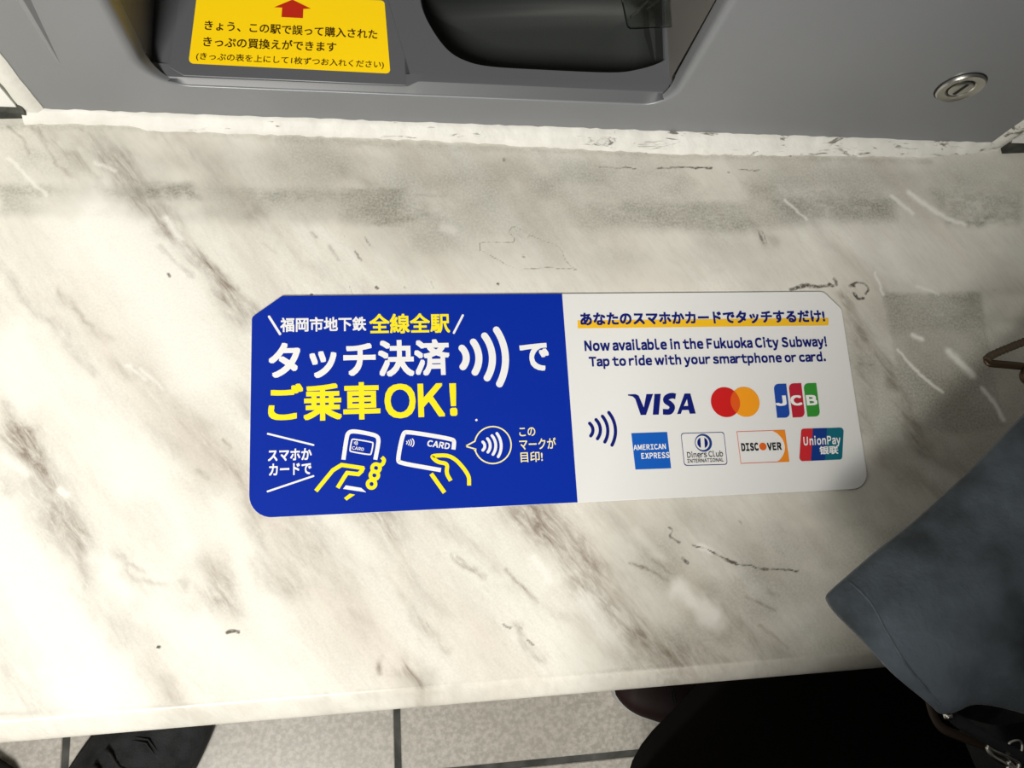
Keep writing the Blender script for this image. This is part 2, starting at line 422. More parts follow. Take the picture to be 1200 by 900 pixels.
    # --- soft brown-grey veins
    for p, w, a in (
        ([(110, 165), (150, 210), (185, 255)], 18, .30), ([(40, 145), (85, 185), (110, 215)], 5, .3), ([(60, 150), (90, 200), (130, 240)], 10, .25),
        ([(130, 190), (175, 245), (215, 285), (250, 330), (285, 375)], 12, .62),
        ([(230, 295), (255, 325), (275, 355)], 7, .45), ([(185, 290), (220, 322)], 2, .45), ([(190, 160), (250, 210), (300, 250)], 16, .22),
        ([(0, 310), (30, 350), (70, 390), (110, 440)], 6, .28), ([(70, 345), (110, 385), (130, 400)], 6, .30), ([(35, 405), (60, 430), (80, 465), (112, 495)], 8, .32),
        ([(0, 480), (20, 515), (40, 545)], 9, .42), ([(22, 515), (42, 548), (64, 590), (90, 635)], 15, .68), ([(12, 575), (35, 605), (58, 640)], 11, .55),
        ([(40, 545), (60, 575)], 6, .5), ([(60, 600), (80, 625), (96, 640)], 9, .5), ([(0, 568), (25, 575)], 3, .4),
        ([(85, 650), (92, 690), (120, 720), (140, 745)], 9, .42), ([(150, 720), (175, 760), (195, 815)], 13, .26), ([(108, 664), (130, 652), (160, 668), (190, 680), (224, 686)], 3.5, .42),
        ([(130, 655), (170, 690), (230, 712), (275, 705)], 13, .27), ([(88, 655), (92, 690)], 3, .5),
        ([(180, 590), (215, 630), (260, 680), (278, 712)], 17, .34), ([(290, 620), (310, 660), (330, 690)], 10, .30), ([(330, 610), (350, 650), (345, 690)], 18, .20),
        ([(150, 430), (200, 480), (250, 530), (290, 575)], 12, .25), ([(220, 420), (260, 450), (290, 485)], 9, .26), ([(170, 500), (200, 530)], 8, .22), ([(110, 470), (150, 520)], 9, .2),
        ([(262, 545), (285, 590), (300, 615)], 5, .2), ([(0, 750), (30, 790), (62, 832)], 16, .30), ([(88, 752), (100, 772)], 3, .2), ([(0, 690), (12, 720)], 5, .2),
        ([(355, 605), (400, 690), (420, 740)], 16, .18), ([(300, 250), (360, 310), (420, 345)], 14, .16), ([(420, 590), (470, 620)], 14, .26),
        ([(500, 590), (535, 620), (580, 665)], 9, .25), ([(440, 600), (480, 660), (520, 720)], 16, .2), ([(535, 650), (570, 682)], 2, .45), ([(470, 700), (510, 745), (520, 760)], 6, .3),
        ([(620, 595), (650, 630), (690, 680), (735, 735), (790, 785)], 23, .60), ([(655, 620), (685, 655), (720, 700)], 9, .35), ([(700, 590), (740, 630), (790, 690), (850, 740)], 14, .24),
        ([(600, 690), (650, 720), (700, 730)], 9, .14), ([(605, 745), (628, 775)], 6, .42), ([(476, 778), (492, 800), (505, 830)], 9, .55), ([(441, 770), (443, 780)], 4, .55),
        ([(790, 590), (840, 640), (900, 700)], 22, .16), ([(830, 700), (880, 740), (930, 790)], 16, .35), ([(800, 770), (850, 790), (900, 795)], 18, .5),
        ([(990, 352), (1010, 388), (1032, 420), (1050, 452), (1068, 490), (1085, 525)], 10, .50), ([(1000, 385), (1012, 430), (1015, 500)], 12, .34), ([(1035, 420), (1060, 460), (1080, 505)], 5, .4),
        ([(985, 345), (1000, 395), (1010, 440)], 7, .3), ([(1040, 540), (1070, 560), (1100, 580)], 12, .3), ([(930, 240), (1000, 310), (1030, 335)], 9, .16),
        ([(400, 200), (470, 224)], 5, .22), ([(455, 160), (480, 190), (500, 240)], 14, .16), ([(1080, 515), (1130, 560)], 10, .3), ([(880, 265), (910, 290)], 6, .3)):
        stroke(V, p, w, a, False, .55 + .45 * brk)
    region(V, [(18, 508), (48, 535), (92, 600), (112, 645), (82, 642), (45, 612), (12, 575), (30, 560)], 12, .42, .3 + .7 * cloudy)
    region(V, [(640, 620), (700, 680), (790, 780), (740, 790), (680, 700)], 22, .2, cloudy)
    # --- thin sharp veins and cracks
    for p, w, a in (
        ([(128, 188), (165, 228), (200, 268), (235, 305), (262, 340), (292, 372)], 1.6, .55), ([(95, 150), (112, 165), (135, 190)], 1.4, .4),
        ([(10, 148), (28, 165), (34, 180)], 1.3, .5), ([(45, 150), (65, 190), (85, 208)], 1.4, .4), ([(185, 288), (200, 302), (222, 324)], 1.5, .55),
        ([(235, 300), (258, 322), (272, 350)], 2.5, .5), ([(308, 284), (324, 296)], 1.5, .4), ([(385, 288), (397, 304)], 1.6, .6), ([(365, 272), (371, 278)], 2, .6),
        ([(592, 668), (612, 688), (630, 706)], 1.7, .85), ([(738, 660), (765, 670), (784, 682)], 1.5, .75), ([(765, 655), (785, 672)], 1.3, .45),
        ([(875, 700), (890, 707), (910, 716)], 1.6, .6), ([(890, 733), (905, 744), (924, 760)], 1.7, .6), ([(900, 692), (912, 698)], 1.6, .5),
        ([(262, 515), (270, 526)], 2.0, .7), ([(232, 552), (245, 560)], 2.4, .4), ([(535, 652), (568, 680)], 1.3, .4), ([(42, 540), (58, 562), (64, 575)], 2, .5),
        ([(30, 520), (55, 560)], 2, .35), ([(150, 660), (170, 672)], 1.8, .35), ([(30, 600), (60, 640)], 1.6, .3),
        ([(1015, 395), (1030, 420), (1048, 450), (1058, 472)], 1.8, .5), ([(1008, 425), (1025, 428)], 1.3, .4)):
        stroke(V, p, w, a, True, .4 + .6 * cloudy)
    # --- grime bands left by old tape along the machine; painted shade at the front
    region(D_, [(0, 217), (60, 218), (140, 216), (230, 214), (300, 221), (420, 222), (470, 224), (470, 262), (300, 262), (160, 256), (0, 252)], 6, .48, .25 + .75 * cloudy)
    region(D_, [(0, 217), (60, 218), (60, 230), (0, 230)], 4, .35, speck); region(D_, [(110, 220), (225, 214), (235, 232), (120, 234)], 5, .75, .3 + .7 * speck)
    region(D_, [(400, 240), (520, 238), (520, 262), (400, 262)], 7, .3, speck); region(D_, [(270, 222), (470, 224), (470, 232), (300, 240)], 5, .30, speck)
    region(D_, [(660, 238), (880, 237), (950, 232), (1050, 236), (1050, 258), (950, 262), (870, 272), (680, 268)], 6, .58, .25 + .75 * cloudy)
    region(D_, [(690, 240), (872, 238), (872, 268), (700, 262)], 5, .34, speck); region(D_, [(900, 232), (1045, 233), (1040, 252), (930, 258)], 4, .45, speck)
    region(D_, [(1090, 222), (1200, 228), (1200, 262), (1110, 262)], 7, .5, .3 + .7 * speck); region(D_, [(870, 216), (930, 216), (1000, 220), (1040, 232), (880, 236)], 6, .3, speck)
    region(D_, [(360, 172), (700, 178), (1200, 195), (1200, 235), (900, 240), (600, 300), (480, 300), (380, 215)], 40, .56, .35 + .65 * cloudy)
    region(D_, [(0, 150), (360, 165), (360, 215), (0, 215)], 40, .42, .35 + .65 * cloudy)
    region(D_, [(640, 175), (760, 185), (850, 200), (850, 225), (640, 225)], 18, .18, cloudy)
    region(D_, [(700, 275), (900, 280), (900, 325), (700, 325)], 25, .22, cloudy)
    region(D_, [(0, 120), (1300, 150), (1300, 420), (1010, 420), (980, 345), (480, 345), (380, 250), (0, 270)], 60, .26, .4 + .6 * cloudy)
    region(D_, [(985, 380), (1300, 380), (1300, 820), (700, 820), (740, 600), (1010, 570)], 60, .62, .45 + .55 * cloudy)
    region(D_, [(1034, 344), (1149, 343), (1162, 420), (1178, 500), (1120, 508), (1066, 500)], 2.5, .38, .55 + .45 * cloudy)
    region(D_, [(1036, 345), (1148, 344), (1154, 385), (1046, 390)], 6, .38, .35 + .65 * speck)
    region(D_, [(1035, 344), (1148, 343), (1149, 350), (1036, 350)], 3, .35, speck)
    region(D_, [(985, 400), (1060, 420), (1075, 520), (1020, 540)], 25, .22, cloudy)
    region(D_, [(690, 585), (1000, 575), (960, 690), (800, 680)], 40, .10, cloudy)
    region(D_, [(467, 790), (512, 786), (517, 845), (475, 848)], 6, .32, cloudy)
    region(D_, [(800, 775), (1010, 765), (1010, 800), (800, 800)], 16, .30, cloudy)  # coat's shadow painted along the front edge at the right
    stroke(D_, [(0, 836), (180, 830), (400, 814), (600, 798), (800, 779)], 2.2, .38, True, cloudy)
    for p, w, a in (([(0, 148), (170, 150), (400, 166), (700, 178), (1090, 190)], 5, .35), ([(400, 222), (468, 224)], 2, .35), ([(488, 228), (522, 229)], 1.8, .3),
                    ([(440, 262), (470, 258), (500, 252)], 3, .45), ([(1145, 262), (1165, 250)], 4, .6), ([(1110, 258), (1150, 262)], 6, .5), ([(838, 312), (843, 314)], 8, .25)):
        stroke(D_, p, w, a, True, .35 + .65 * speck)
    # --- little dark marks, scuffs, a dried outline
    for p, w, a in (
        ([(427, 277), (434, 289)], 1.5, .45), ([(417, 295), (424, 306)], 1.6, .5), ([(403, 276), (406, 280)], 1.3, .3), ([(409, 335), (413, 345)], 1.4, .35), ([(505, 330), (508, 338)], 1.4, .35),
        ([(441, 336), (442.5, 337)], 1.8, .8), ([(474, 335), (476, 337)], 1.8, .4), ([(583, 332), (584, 333)], 1.4, .8), ([(590, 186), (591, 187)], 3, .45),
        ([(701, 196), (745, 197)], 1.2, .5), ([(770, 197), (800, 196), (835, 197)], 1.4, .7), ([(866, 199), (890, 200)], 1.1, .6), ([(853, 201), (854, 201)], 1.6, .8), ([(926, 182), (927, 183)], 2, .8),
        ([(563, 292), (566, 284), (602, 284), (597, 271), (604, 266), (621, 275), (634, 281), (656, 291), (662, 303), (668, 311), (676, 315), (640, 314), (606, 315), (590, 308), (574, 299), (563, 293)], .9, .42),
        ([(602, 268), (612, 280), (620, 276)], .9, .35), ([(594, 296), (655, 300)], .9, .2), ([(613, 300), (615, 301)], 1.6, .5),
        ([(267, 741), (272, 740), (279, 741)], 1.8, .85), ([(184, 758), (186, 758)], 1.5, .9), ([(590, 731), (599, 736)], 2.0, .5), ([(609, 734), (612, 736)], 1.8, .4), ([(618, 750), (624, 755)], 2.0, .45),
        ([(496, 724), (504, 738)], 1.8, .3), ([(590, 803), (591, 804)], 1.8, .8), ([(197, 322), (199, 324)], 1.6, .6), ([(364, 345), (365, 346)], 1.6, .7),
        ([(783, 618), (788, 622), (786, 628), (796, 636)], 1.5, .5), ([(800, 655), (806, 660)], 2.2, .7), ([(812, 638), (834, 646), (852, 656), (862, 661), (878, 663), (900, 667), (935, 669)], 1.3, .62),
        ([(850, 655), (862, 660)], 2, .5), ([(904, 641), (918, 648)], 1.2, .3), ([(865, 610), (870, 614)], 1.2, .5),
        ([(926, 340), (940, 335), (955, 337), (972, 334)], 2.6, .55), ([(933, 338), (945, 334), (960, 336)], 2, .5), ([(978, 327), (980, 333)], 2.6, .7), ([(972, 333), (976, 336)], 2, .7),
        ([(997, 336), (1003, 331), (1012, 332), (1017, 337), (1014, 344)], 1.8, .7), ([(1001, 343), (1006, 350), (1012, 350)], 2.2, .75), ([(995, 335), (1001, 336)], 1.6, .6),
        ([(1164, 339), (1167, 341)], 1.8, .5), ([(888, 270), (895, 285)], 2.4, .45), ([(893, 270), (900, 285)], 1.3, .4)):
        stroke(K, p, w, a, True, .45 + .55 * speck)
    # --- grid mesh, chamfered front edge
    Z = np.full(X.shape, SH)
    ext = [(-.0012, -.0006), (-.0035, -.003), (-.0075, -.0075), (-.0105, -.0115), (-.0122, -.0150), (-.0126, -.021), (-.0126, -.040)]
    rowsX = [xs for _ in ext]; rowsY = [np.full(nx, FRONT + e[0]) for e in ext]; rowsZ = [np.full(nx, SH + e[1]) for e in ext]
    PX = np.concatenate([np.array(rowsX[::-1]), X]); PY = np.concatenate([np.array(rowsY[::-1]), Y]); PZ = np.concatenate([np.array(rowsZ[::-1]), Z])
    col = R[:, :1, :].repeat(len(ext), 1) * np.array([.55, .5, .6, .3])[:, None, None]
    col[1, :, :] += .10 * np.clip((fbm(PX[:7] * 120, PZ[:7] * 300, 71) - .4) * 3, 0, 1)
    C = np.concatenate([col, R], 1)
    NY = PX.shape[0]
    co = np.stack([PX, PY, PZ], -1).reshape(-1, 3)
    idx = np.arange(NY * nx).reshape(NY, nx)
    q = np.stack([idx[:-1, :-1], idx[:-1, 1:], idx[1:, 1:], idx[1:, :-1]], -1).reshape(-1, 4)
    # closing faces: underside, back and the two ends
    base = len(co); zb = SH - .040
    extra = np.array([(xs[0], BACK, zb), (xs[-1], BACK, zb)])
    co = np.concatenate([co, extra]); nb0, nb1 = base, base + 1
    ngons = [list(range(nx - 1, -1, -1)) + [nb0, nb1], [int(idx[r, 0]) for r in range(NY - 1, -1, -1)][::-1][::-1] + [nb0],
             [int(idx[r, -1]) for r in range(NY)] + [nb1], [int(i) for i in idx[-1, ::-1]][::-1] + [nb1, nb0]]
    me = bpy.data.meshes.new('marble_shelf')
    loops = np.concatenate([q.ravel(), np.concatenate([np.array(g) for g in ngons])])
    sizes = np.concatenate([np.full(len(q), 4), np.array([len(g) for g in ngons])])
    starts = np.concatenate([[0], np.cumsum(sizes)[:-1]])
    me.vertices.add(len(co)); me.vertices.foreach_set('co', co.ravel().astype(np.float32))
    me.loops.add(len(loops)); me.loops.foreach_set('vertex_index', loops.astype(np.int32))
    me.polygons.add(len(sizes)); me.polygons.foreach_set('loop_start', starts.astype(np.int32)); me.polygons.foreach_set('loop_total', sizes.astype(np.int32))
    me.update(calc_edges=True); me.validate()
    ca = me.color_attributes.new('stain_shade', 'FLOAT_COLOR', 'POINT')
    cc = np.concatenate([np.moveaxis(C, 0, -1).reshape(-1, 4), np.zeros((2, 4))])
    ca.data.foreach_set('color', np.clip(cc, 0, 1).ravel().astype(np.float32))
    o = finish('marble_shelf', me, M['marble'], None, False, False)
    autosmooth(o, 50)
    return tag(o, 'cream white marble shelf slab with brown-grey veins and old tape residue', 'shelf')
shelf = marble_shelf()
bm = bmesh.new()
add_box(bm, -2.2, 2.2, .205, .75, -.001, SH - .0405)
add_box(bm, -2.2, 2.2, .32, .75, SH - .0405, 2.5)
M['plaster'] = mat('grey_plaster', (.34, .33, .31, 1), .8, 0, .3, (12, .4, (.28, .27, .25, 1)))
struct(frombm('wall_back', bm, M['plaster']))

# the machine's front plane
FA, FB = at(50, 127, SH + .007), at(1165, 167, SH + .007)
FU = (FB - FA); FU.z = 0; FU.normalize(); FN = Vector((FU.y, -FU.x, 0))
if FN.y > 0: FN = -FN
ORI = Vector((0, 0, SH)) + FN * ((FA - Vector((0, 0, SH))).dot(FN))     # foot of the front plane near x = 0
def mp(u, d, z):
    """machine coordinates: along the front, depth behind the front, height above the shelf"""
    return ORI + FU * u - FN * d + Vector((0, 0, z))
FP = Plane(ORI, FU, FN)          # v is up
UL, UR, ZT = FP.uv(50, 127)[0], FP.uv(1162, 167)[0], 0.52

# white sealant bead around the machine
def bead():
    rnd = random.Random(4); rings = []; n = 150
    low = [(28, 147), (60, 145), (150, 147), (175, 153), (400, 161), (500, 165), (800, 181), (1090, 184), (1178, 176)]
    for k in range(n + 1):
        u = UL - .012 + (UR - UL + .022) * k / n
        p = mp(u, 0, 0); 
        # where the bead meets the shelf
        best = None
        for a, b in zip(low[:-1], low[1:]):
            pa, pb = at(*a, SH), at(*b, SH)
            if pa.x <= p.x <= pb.x: t = (p.x - pa.x) / (pb.x - pa.x); best = (pa.lerp(pb, t) - p).dot(FN)
        if best is None: best = .010
        best += rnd.uniform(-.0006, .0006); top = .0068 + rnd.uniform(-.0007, .0006)
        prof = [(-.004, 0.0), (-.004, top), (0.0004, top), (best * .35, top * .78), (best * .7, top * .42), (best - .0008, .0016), (best, 0.0)]
        rings.append([mp(u, -d, z) for d, z in prof])
    bm = bmesh.new(); loft(bm, rings, True, True, True)
    # the upright runs along both sides of the machine
    for (u0, u1, zt) in ((UL - .0115, UL + .0004, .50), (UR - .0004, UR + .0115, .50)):
        rr = []
        for k in range(61):
            z = .002 + (zt - .002) * k / 60; j = rnd.uniform(-.0006, .0006); j2 = rnd.uniform(-.0004, .0004)
            rr.append([mp(u0 + j, .004, z), mp(u0 + j, -.0004, z), mp(u0 * .65 + u1 * .35, -.0022 + j2, z), mp(u0 * .3 + u1 * .7, -.0022 + j2, z), mp(u1 + j2, -.0004, z), mp(u1 + j2, .004, z)])
        loft(bm, rr, True, True, True)
    o = frombm('trim_1', bm, M['caulk']); autosmooth(o, 60)
    return struct(o)
bead()
# the wall cladding to either side, standing clear of the shelf
for nm, u0, u1 in (('wall_left', -1.1, UL - .0125), ('wall_right', UR + .0125, 1.1)):
    bm = bmesh.new()
    rr = []
    for u in (u0, u1):
        rr.append([mp(u, .003, .52), mp(u, -.0015, .52), mp(u, -.0015, .0098), mp(u, -.0005, .0088), mp(u, .003, .0088)])
    loft(bm, rr, True, True, True); struct(frombm(nm, bm, M['wall']))
    bm = bmesh.new()
    loft(bm, [[mp(u, .004, .012), mp(u, -.0008, .0105), mp(u, -.0028 - .0008 * (k_ % 2), .0068), mp(u, -.0042 + .0009 * (k_ % 3), .0), mp(u, .004, .0)] for k_, u in enumerate(np.linspace(u0, u1 + (.003 if nm == 'wall_left' else 0), 60))], True, True, True)
    struct(frombm('trim_2' if nm == 'wall_left' else 'trim_3', bm, M['gap']))

# ------------------------------------------------------------------ lettering helpers
DG = bpy.context.evaluated_depsgraph_get
def latin(text, bold=0.0, shear=0.0):
    """Latin letters in the same face as the Japanese ones (its full-width forms, set proportionally)"""
    side = {}
    for c in 'oceOCQGdqbpDg': side[c] = .052
    for c in 'vwyVWYkxtzfrasTAK': side[c] = .022
    x = 0; V = []; Fc = []; cache = {}
    for c in text:
        if c == ' ': x += .22; continue
        if c not in cache: cache[c] = glyphs(chr(ord(c) + 0xFEE0), bold, shear)
        v, f_ = cache[c]; sb = side.get(c, .085); mn, mx = v[:, 0].min(), v[:, 0].max(); k = len(V)
        x += sb
        V += [(p[0] - mn + x, p[1], p[2]) for p in v]; Fc += [[i + k for i in g] for g in f_]
        x += mx - mn + sb - bold * .6
    return np.array(V), Fc
def glyphs(text, bold=0.0, shear=0.0, space=1.0):
    cu = bpy.data.curves.new('lettering', 'FONT'); cu.body = text; cu.shear = shear
    cu.resolution_u = 4; cu.space_character = space
    o = bpy.data.objects.new('lettering', cu); COL.objects.link(o)
    bpy.context.view_layer.update()
    me = bpy.data.meshes.new_from_object(o.evaluated_get(DG()))
    vs = np.array([v.co[:2] for v in me.vertices]); fs = [list(p.vertices) for p in me.polygons]
    bpy.data.objects.remove(o); bpy.data.curves.remove(cu); bpy.data.meshes.remove(me)
    if bold > 0:                              # heavier strokes: the letter printed again around itself
        n = len(vs); off = [(0, 0)] + [(bold * i * .9, bold * j * .9) for i in (-1, 0, 1) for j in (-1, 0, 1) if i or j]
        vs = np.concatenate([np.column_stack([vs + np.array(q), np.full(n, k * 8e-6)]) for k, q in enumerate(off)])
        fs = [[i + n * k for i in f] for k in range(9) for f in fs]
    else:
        vs = np.column_stack([vs, np.zeros(len(vs))])
    return vs, fs
def write(pl, text, tl, br, m, parent, h=.00012, bold=.02, shear=0.0, name='lettering', bl=None, space=1.0):
    """prints the text so that its ink fills the box; tl, br (and bl for slanted lines) are measured pixels"""
    vs, fs = (latin(text, bold, shear) if all(32 <= ord(c) < 127 for c in text) else glyphs(text, bold, shear, space))
    dz = vs[:, 2]; vs = vs[:, :2]; mn, mx = vs.min(0), vs.max(0); t = np.column_stack([(vs - mn) / (mx - mn), dz])
    u0, v1 = pl.uv(*tl); u1, v0 = pl.uv(*br)
    if bl is None:
        P = [pl.pt(u0 + (u1 - u0) * a, v0 + (v1 - v0) * b, h + e) for a, b, e in t]
    else:                                   # tilted box: bl = bottom-left corner; tl above it, br to its right
        ub, vb = pl.uv(*bl); ex = (u1 - ub, v0 - vb); ey = (u0 - ub, v1 - vb)
        P = [pl.pt(ub + ex[0] * a + ey[0] * b, vb + ex[1] * a + ey[1] * b, h + e) for a, b, e in t]
    return mesh(name, P, fs, m, parent)
def fill(pl, uvs, m, parent, name, h=.00012, holes=()):
    loops = [list(uvs)] + [list(q) for q in holes]
    tris = tess(loops); fl_ = [p for l in loops for p in l]
    P = [pl.pt(a, b, h) for a, b in fl_]
    fs = []
    for t in tris:
        a, b, c = (Vector(fl_[i]) for i in t)
        if (b - a).cross(c - a) < 0: t = (t[0], t[2], t[1])
        fs.append(tuple(t))
    return mesh(name, P, fs, m, parent)
def pxpoly(pl, pts, m, parent, name, h=.00012, rad=0.0):
    uv = [pl.uv(*p) for p in pts]
    if rad: uv = round_poly(uv, rad)
    return fill(pl, uv, m, parent, name, h)
def line_faces(uvs, w, closed=False, cap=True):
    """flat stroked line -> (verts, faces) in plane coordinates, mitred, with round caps"""
    P = [Vector(p) for p in uvs]; n = len(P); V = []; Fc = []
    for i in range(n):
        a = P[i - 1] if (i > 0 or closed) else None; b = P[(i + 1) % n] if (i < n - 1 or closed) else None
        d0 = (P[i] - a).normalized() if a is not None else (b - P[i]).normalized()
        d1 = (b - P[i]).normalized() if b is not None else d0
        n0 = Vector((-d0.y, d0.x)); n1 = Vector((-d1.y, d1.x)); mv = n0 + n1
        if mv.length < 1e-6: mv = n0
        mv.normalize(); k = w / 2 / max(mv.dot(n0), .45)
        V += [P[i] + mv * k, P[i] - mv * k]
    for i in range(n if closed else n - 1):
        j = (i + 1) % n; Fc.append((2 * i, 2 * i + 1, 2 * j + 1, 2 * j))
    if cap and not closed:
        for e, s in ((0, 1), (n - 1, n - 2)):
            d = (P[e] - P[s]).normalized(); a0 = math.atan2(d.y, d.x); st = len(V); V.append(P[e])
            for k in range(9):
                t = a0 - math.pi / 2 + math.pi * k / 8; V.append(P[e] + Vector((math.cos(t), math.sin(t))) * (w / 2))
            for k in range(8): Fc.append((st, st + 1 + k, st + 2 + k))
    return V, Fc
def arc3(a, b, c, n=18):
    (ax, ay), (bx, by), (cx_, cy_) = a, b, c
    d = 2 * (ax * (by - cy_) + bx * (cy_ - ay) + cx_ * (ay - by))
    ux = ((ax * ax + ay * ay) * (by - cy_) + (bx * bx + by * by) * (cy_ - ay) + (cx_ * cx_ + cy_ * cy_) * (ay - by)) / d
    uy = ((ax * ax + ay * ay) * (cx_ - bx) + (bx * bx + by * by) * (ax - cx_) + (cx_ * cx_ + cy_ * cy_) * (bx - ax)) / d
    r = math.hypot(ax - ux, ay - uy); t0 = math.atan2(ay - uy, ax - ux); t1 = math.atan2(cy_ - uy, cx_ - ux)
    dt = (t1 - t0 + math.pi) % (2 * math.pi) - math.pi
    return [(ux + r * math.cos(t0 + dt * k / n), uy + r * math.sin(t0 + dt * k / n)) for k in range(n + 1)]
def soft_corners(uv, closed):
    P = [Vector(p) for p in uv]; n = len(P); out = []
    for i, p in enumerate(P):
        if not closed and i in (0, n - 1): out.append(p); continue
        a, b = P[i - 1], P[(i + 1) % n]
        s0 = p + (a - p) * .45; s1 = p + (b - p) * .45
        for k in range(6):
            t = k / 5; out.append(s0 * (1 - t) ** 2 + p * 2 * t * (1 - t) + s1 * t * t)
    return out
def lines(pl, strokes, m, parent, name, h=.00012, cap=True):
    """strokes: (pixel points, width px, closed, smooth)"""
    V = []; Fc = []; Hh = []
    for pts, w, closed, sm in strokes:
        uv = [pl.uv(*p) for p in pts]
        if sm == 2: uv = soft_corners(uv, closed)
        elif sm and len(uv) == 3: uv = arc3(*uv)
        elif sm: uv = [tuple(p) for p in smooth_curve(uv, 6, closed)]
        c = pts[len(pts) // 2]; a = pl.uv(*c); b = pl.uv(c[0] + 10, c[1]); s = math.hypot(b[0] - a[0], b[1] - a[1]) / 10
        v, f_ = line_faces(uv, w * s, closed, cap); k = len(V); V += v; Hh += [h + 8e-6 * len(Hh) / max(len(v), 1)] * len(v); Fc += [tuple(i + k for i in g) for g in f_]
    return mesh(name, [pl.pt(p.x, p.y, e) for p, e in zip(V, Hh)], Fc, m, parent)
def circ(c, r, n=48, a0=0.0, a1=2 * math.pi):
    return [(c[0] + r * math.cos(a0 + (a1 - a0) * k / n), c[1] + r * math.sin(a0 + (a1 - a0) * k / n)) for k in range(n)]
def z6(pts, ox, oy, k): return [(ox + x / k, oy + y / k) for x, y in pts]

# ------------------------------------------------------------------ the sign on the shelf
TH = .0013
SP = Plane((0, 0, SH + TH), (1, 0, 0), (0, 0, 1))
W2, H2 = .18, .0625
sign = thing('sign', 'blue and white card payment sign lying flat on the marble shelf', 'sign', (0, 0, SH))
outl = round_poly([(-W2, -H2), (W2, -H2), (W2, H2), (-W2, H2)], [.0115, .0105, .0, .0], 8)
outl = round_poly([(-W2, -H2), (W2, -H2), (W2, H2 - .0115), (W2 - .0105, H2), (-W2 + .0165, H2), (-W2, H2 - .0125)], [.0125, .0105, .004, .006, .004, .003], 8)
bm = bmesh.new()
def ring2(sc, z): return [Vector((x * (1 - sc / W2), y * (1 - sc / H2), z)) for x, y in outl]
loft(bm, [ring2(.0002, SH), ring2(0, SH + .0003), ring2(0, SH + TH - .0002), ring2(.0002, SH + TH)], True, True, True)
plate = frombm('plate', bm, M['white_plate'], sign)
plate.data.materials.append(M['edge'])
for p in plate.data.polygons:
    if abs(p.normal.z) < .5: p.material_index = 1
left = [p for p in outl if p[0] < -.01]
i0 = [p for p in outl]
bl_ = [p for p in outl if p[0] < 0]
# blue half: the left outline closed at the middle of the plate
top_ = [p for p in bl_ if p[1] > 0]; bot_ = [p for p in bl_ if p[1] <= 0]
blue_poly = bot_[:0] + [(0, H2 - .0001)] + [(x + .0001, min(y, H2 - .0001)) for x, y in top_] + [(x + .0001, max(y, -H2 + .0001)) for x, y in bot_] + [(0, -H2 + .0001)]
blue = fill(SP, blue_poly, M['blue'], sign, 'blue_panel', .0001)
H1 = .0002
# line 1
lines(SP, [([(315.4, 371.2), (328.2, 391.5)], 3.0, 0, 0)], M['white'], blue, 'slanted_stroke', H1)
lines(SP, [([(542.4, 369.6), (531.8, 390.2)], 2.6, 0, 0)], M['white'], blue, 'slanted_stroke', H1)
write(SP, '福岡市地下鉄', (328.6, 372.3), (429.3, 387.8), M['white'], blue, H1, .028)
write(SP, '全線全駅', (432.5, 368.0), (527.6, 390.0), M['ylw'], blue, H1, .026)
write(SP, 'タッチ決済', (315.0, 400.8), (527.8, 439.8), M['white'], blue, H1, .033)
write(SP, 'で', (608.3, 402.5), (644.4, 434.3), M['white'], blue, H1, .034)
write(SP, 'ご乗車', (314.6, 450.4), (446.0, 491.0), M['ylw'], blue, H1, .032)
write(SP, 'OK', (450.2, 450.2), (521.8, 488.6), M['ylw'], blue, H1, .027)
write(SP, '!', (526.0, 449.4), (536.2, 487.4), M['ylw'], blue, H1, .042)
A1 = [[(368, 348), (398, 415), (375, 480)], [(448, 305), (487, 415), (460, 518)], [(527, 262), (582, 415), (545, 558)], [(610, 220), (674, 415), (632, 600)]]
lines(SP, [(z6(a, 480, 350, 6), 8.2, 0, 1) for a in A1], M['white'], blue, 'contactless_mark', H1)
# bottom row
write(SP, 'スマホか', (314.2, 526.8), (365.4, 539.0), M['white'], blue, H1, .03)
write(SP, 'カードで', (315.4, 543.6), (365.0, 555.8), M['white'], blue, H1, .03)
lines(SP, [([(314.0, 508.4), (367.3, 521.5)], 2.3, 0, 0)], M['white'], blue, 'slanted_stroke', H1)
lines(SP, [([(313.8, 575.9), (367.3, 557.9)], 2.3, 0, 0)], M['white'], blue, 'slanted_stroke', H1)
k = 6.667
ph = lines(SP, [(z6([(683, 325), (708, 150), (722, 112), (765, 100), (925, 130), (955, 152), (958, 190), (932, 325)], 300, 490, k), 4.9, 0, 2)], M['white'], blue, 'phone_drawing', H1, False)
lines(SP, [(z6([(758, 163), (910, 188), (916, 200), (900, 280), (890, 287), (740, 262), (733, 252), (748, 170)], 300, 490, k), 1.7, 1, 2)], M['white'], ph, 'card_outline', H1)
write(SP, 'CARD', (412.9, 522.8), (426.2, 528.7), M['white'], ph, H1, .03, bl=(412.2, 526.6))
lines(SP, [(z6(a, 300, 490, k), .9, 0, 1) for a in ([(768, 188), (771, 194), (768, 200)], [(777, 184), (781, 195), (777, 206)], [(787, 180), (793, 196), (786, 211)])], M['white'], ph, 'contactless_mark', H1)
pxpoly(SP, z6([(702, 525), (822, 545), (862, 580), (680, 553)], 300, 490, k), M['white'], ph, 'phone_base', H1)
lines(SP, [(z6([(468, 570), (600, 408), (668, 366), (845, 392)], 300, 490, k), 4.9, 0, 0),
           (z6([(838, 385), (825, 415), (800, 438), (712, 428), (690, 460), (638, 545)], 300, 490, k), 4.9, 0, 0)], M['ylw'], blue, 'hand_drawing', H1, False)
hd = pxpoly(SP, z6([(732, 590), (774, 598), (708, 644), (688, 624)], 300, 490, k), M['ylw'], blue, 'hand_drawing', H1)
cs = [(938, 390), (925, 447), (903, 515)]
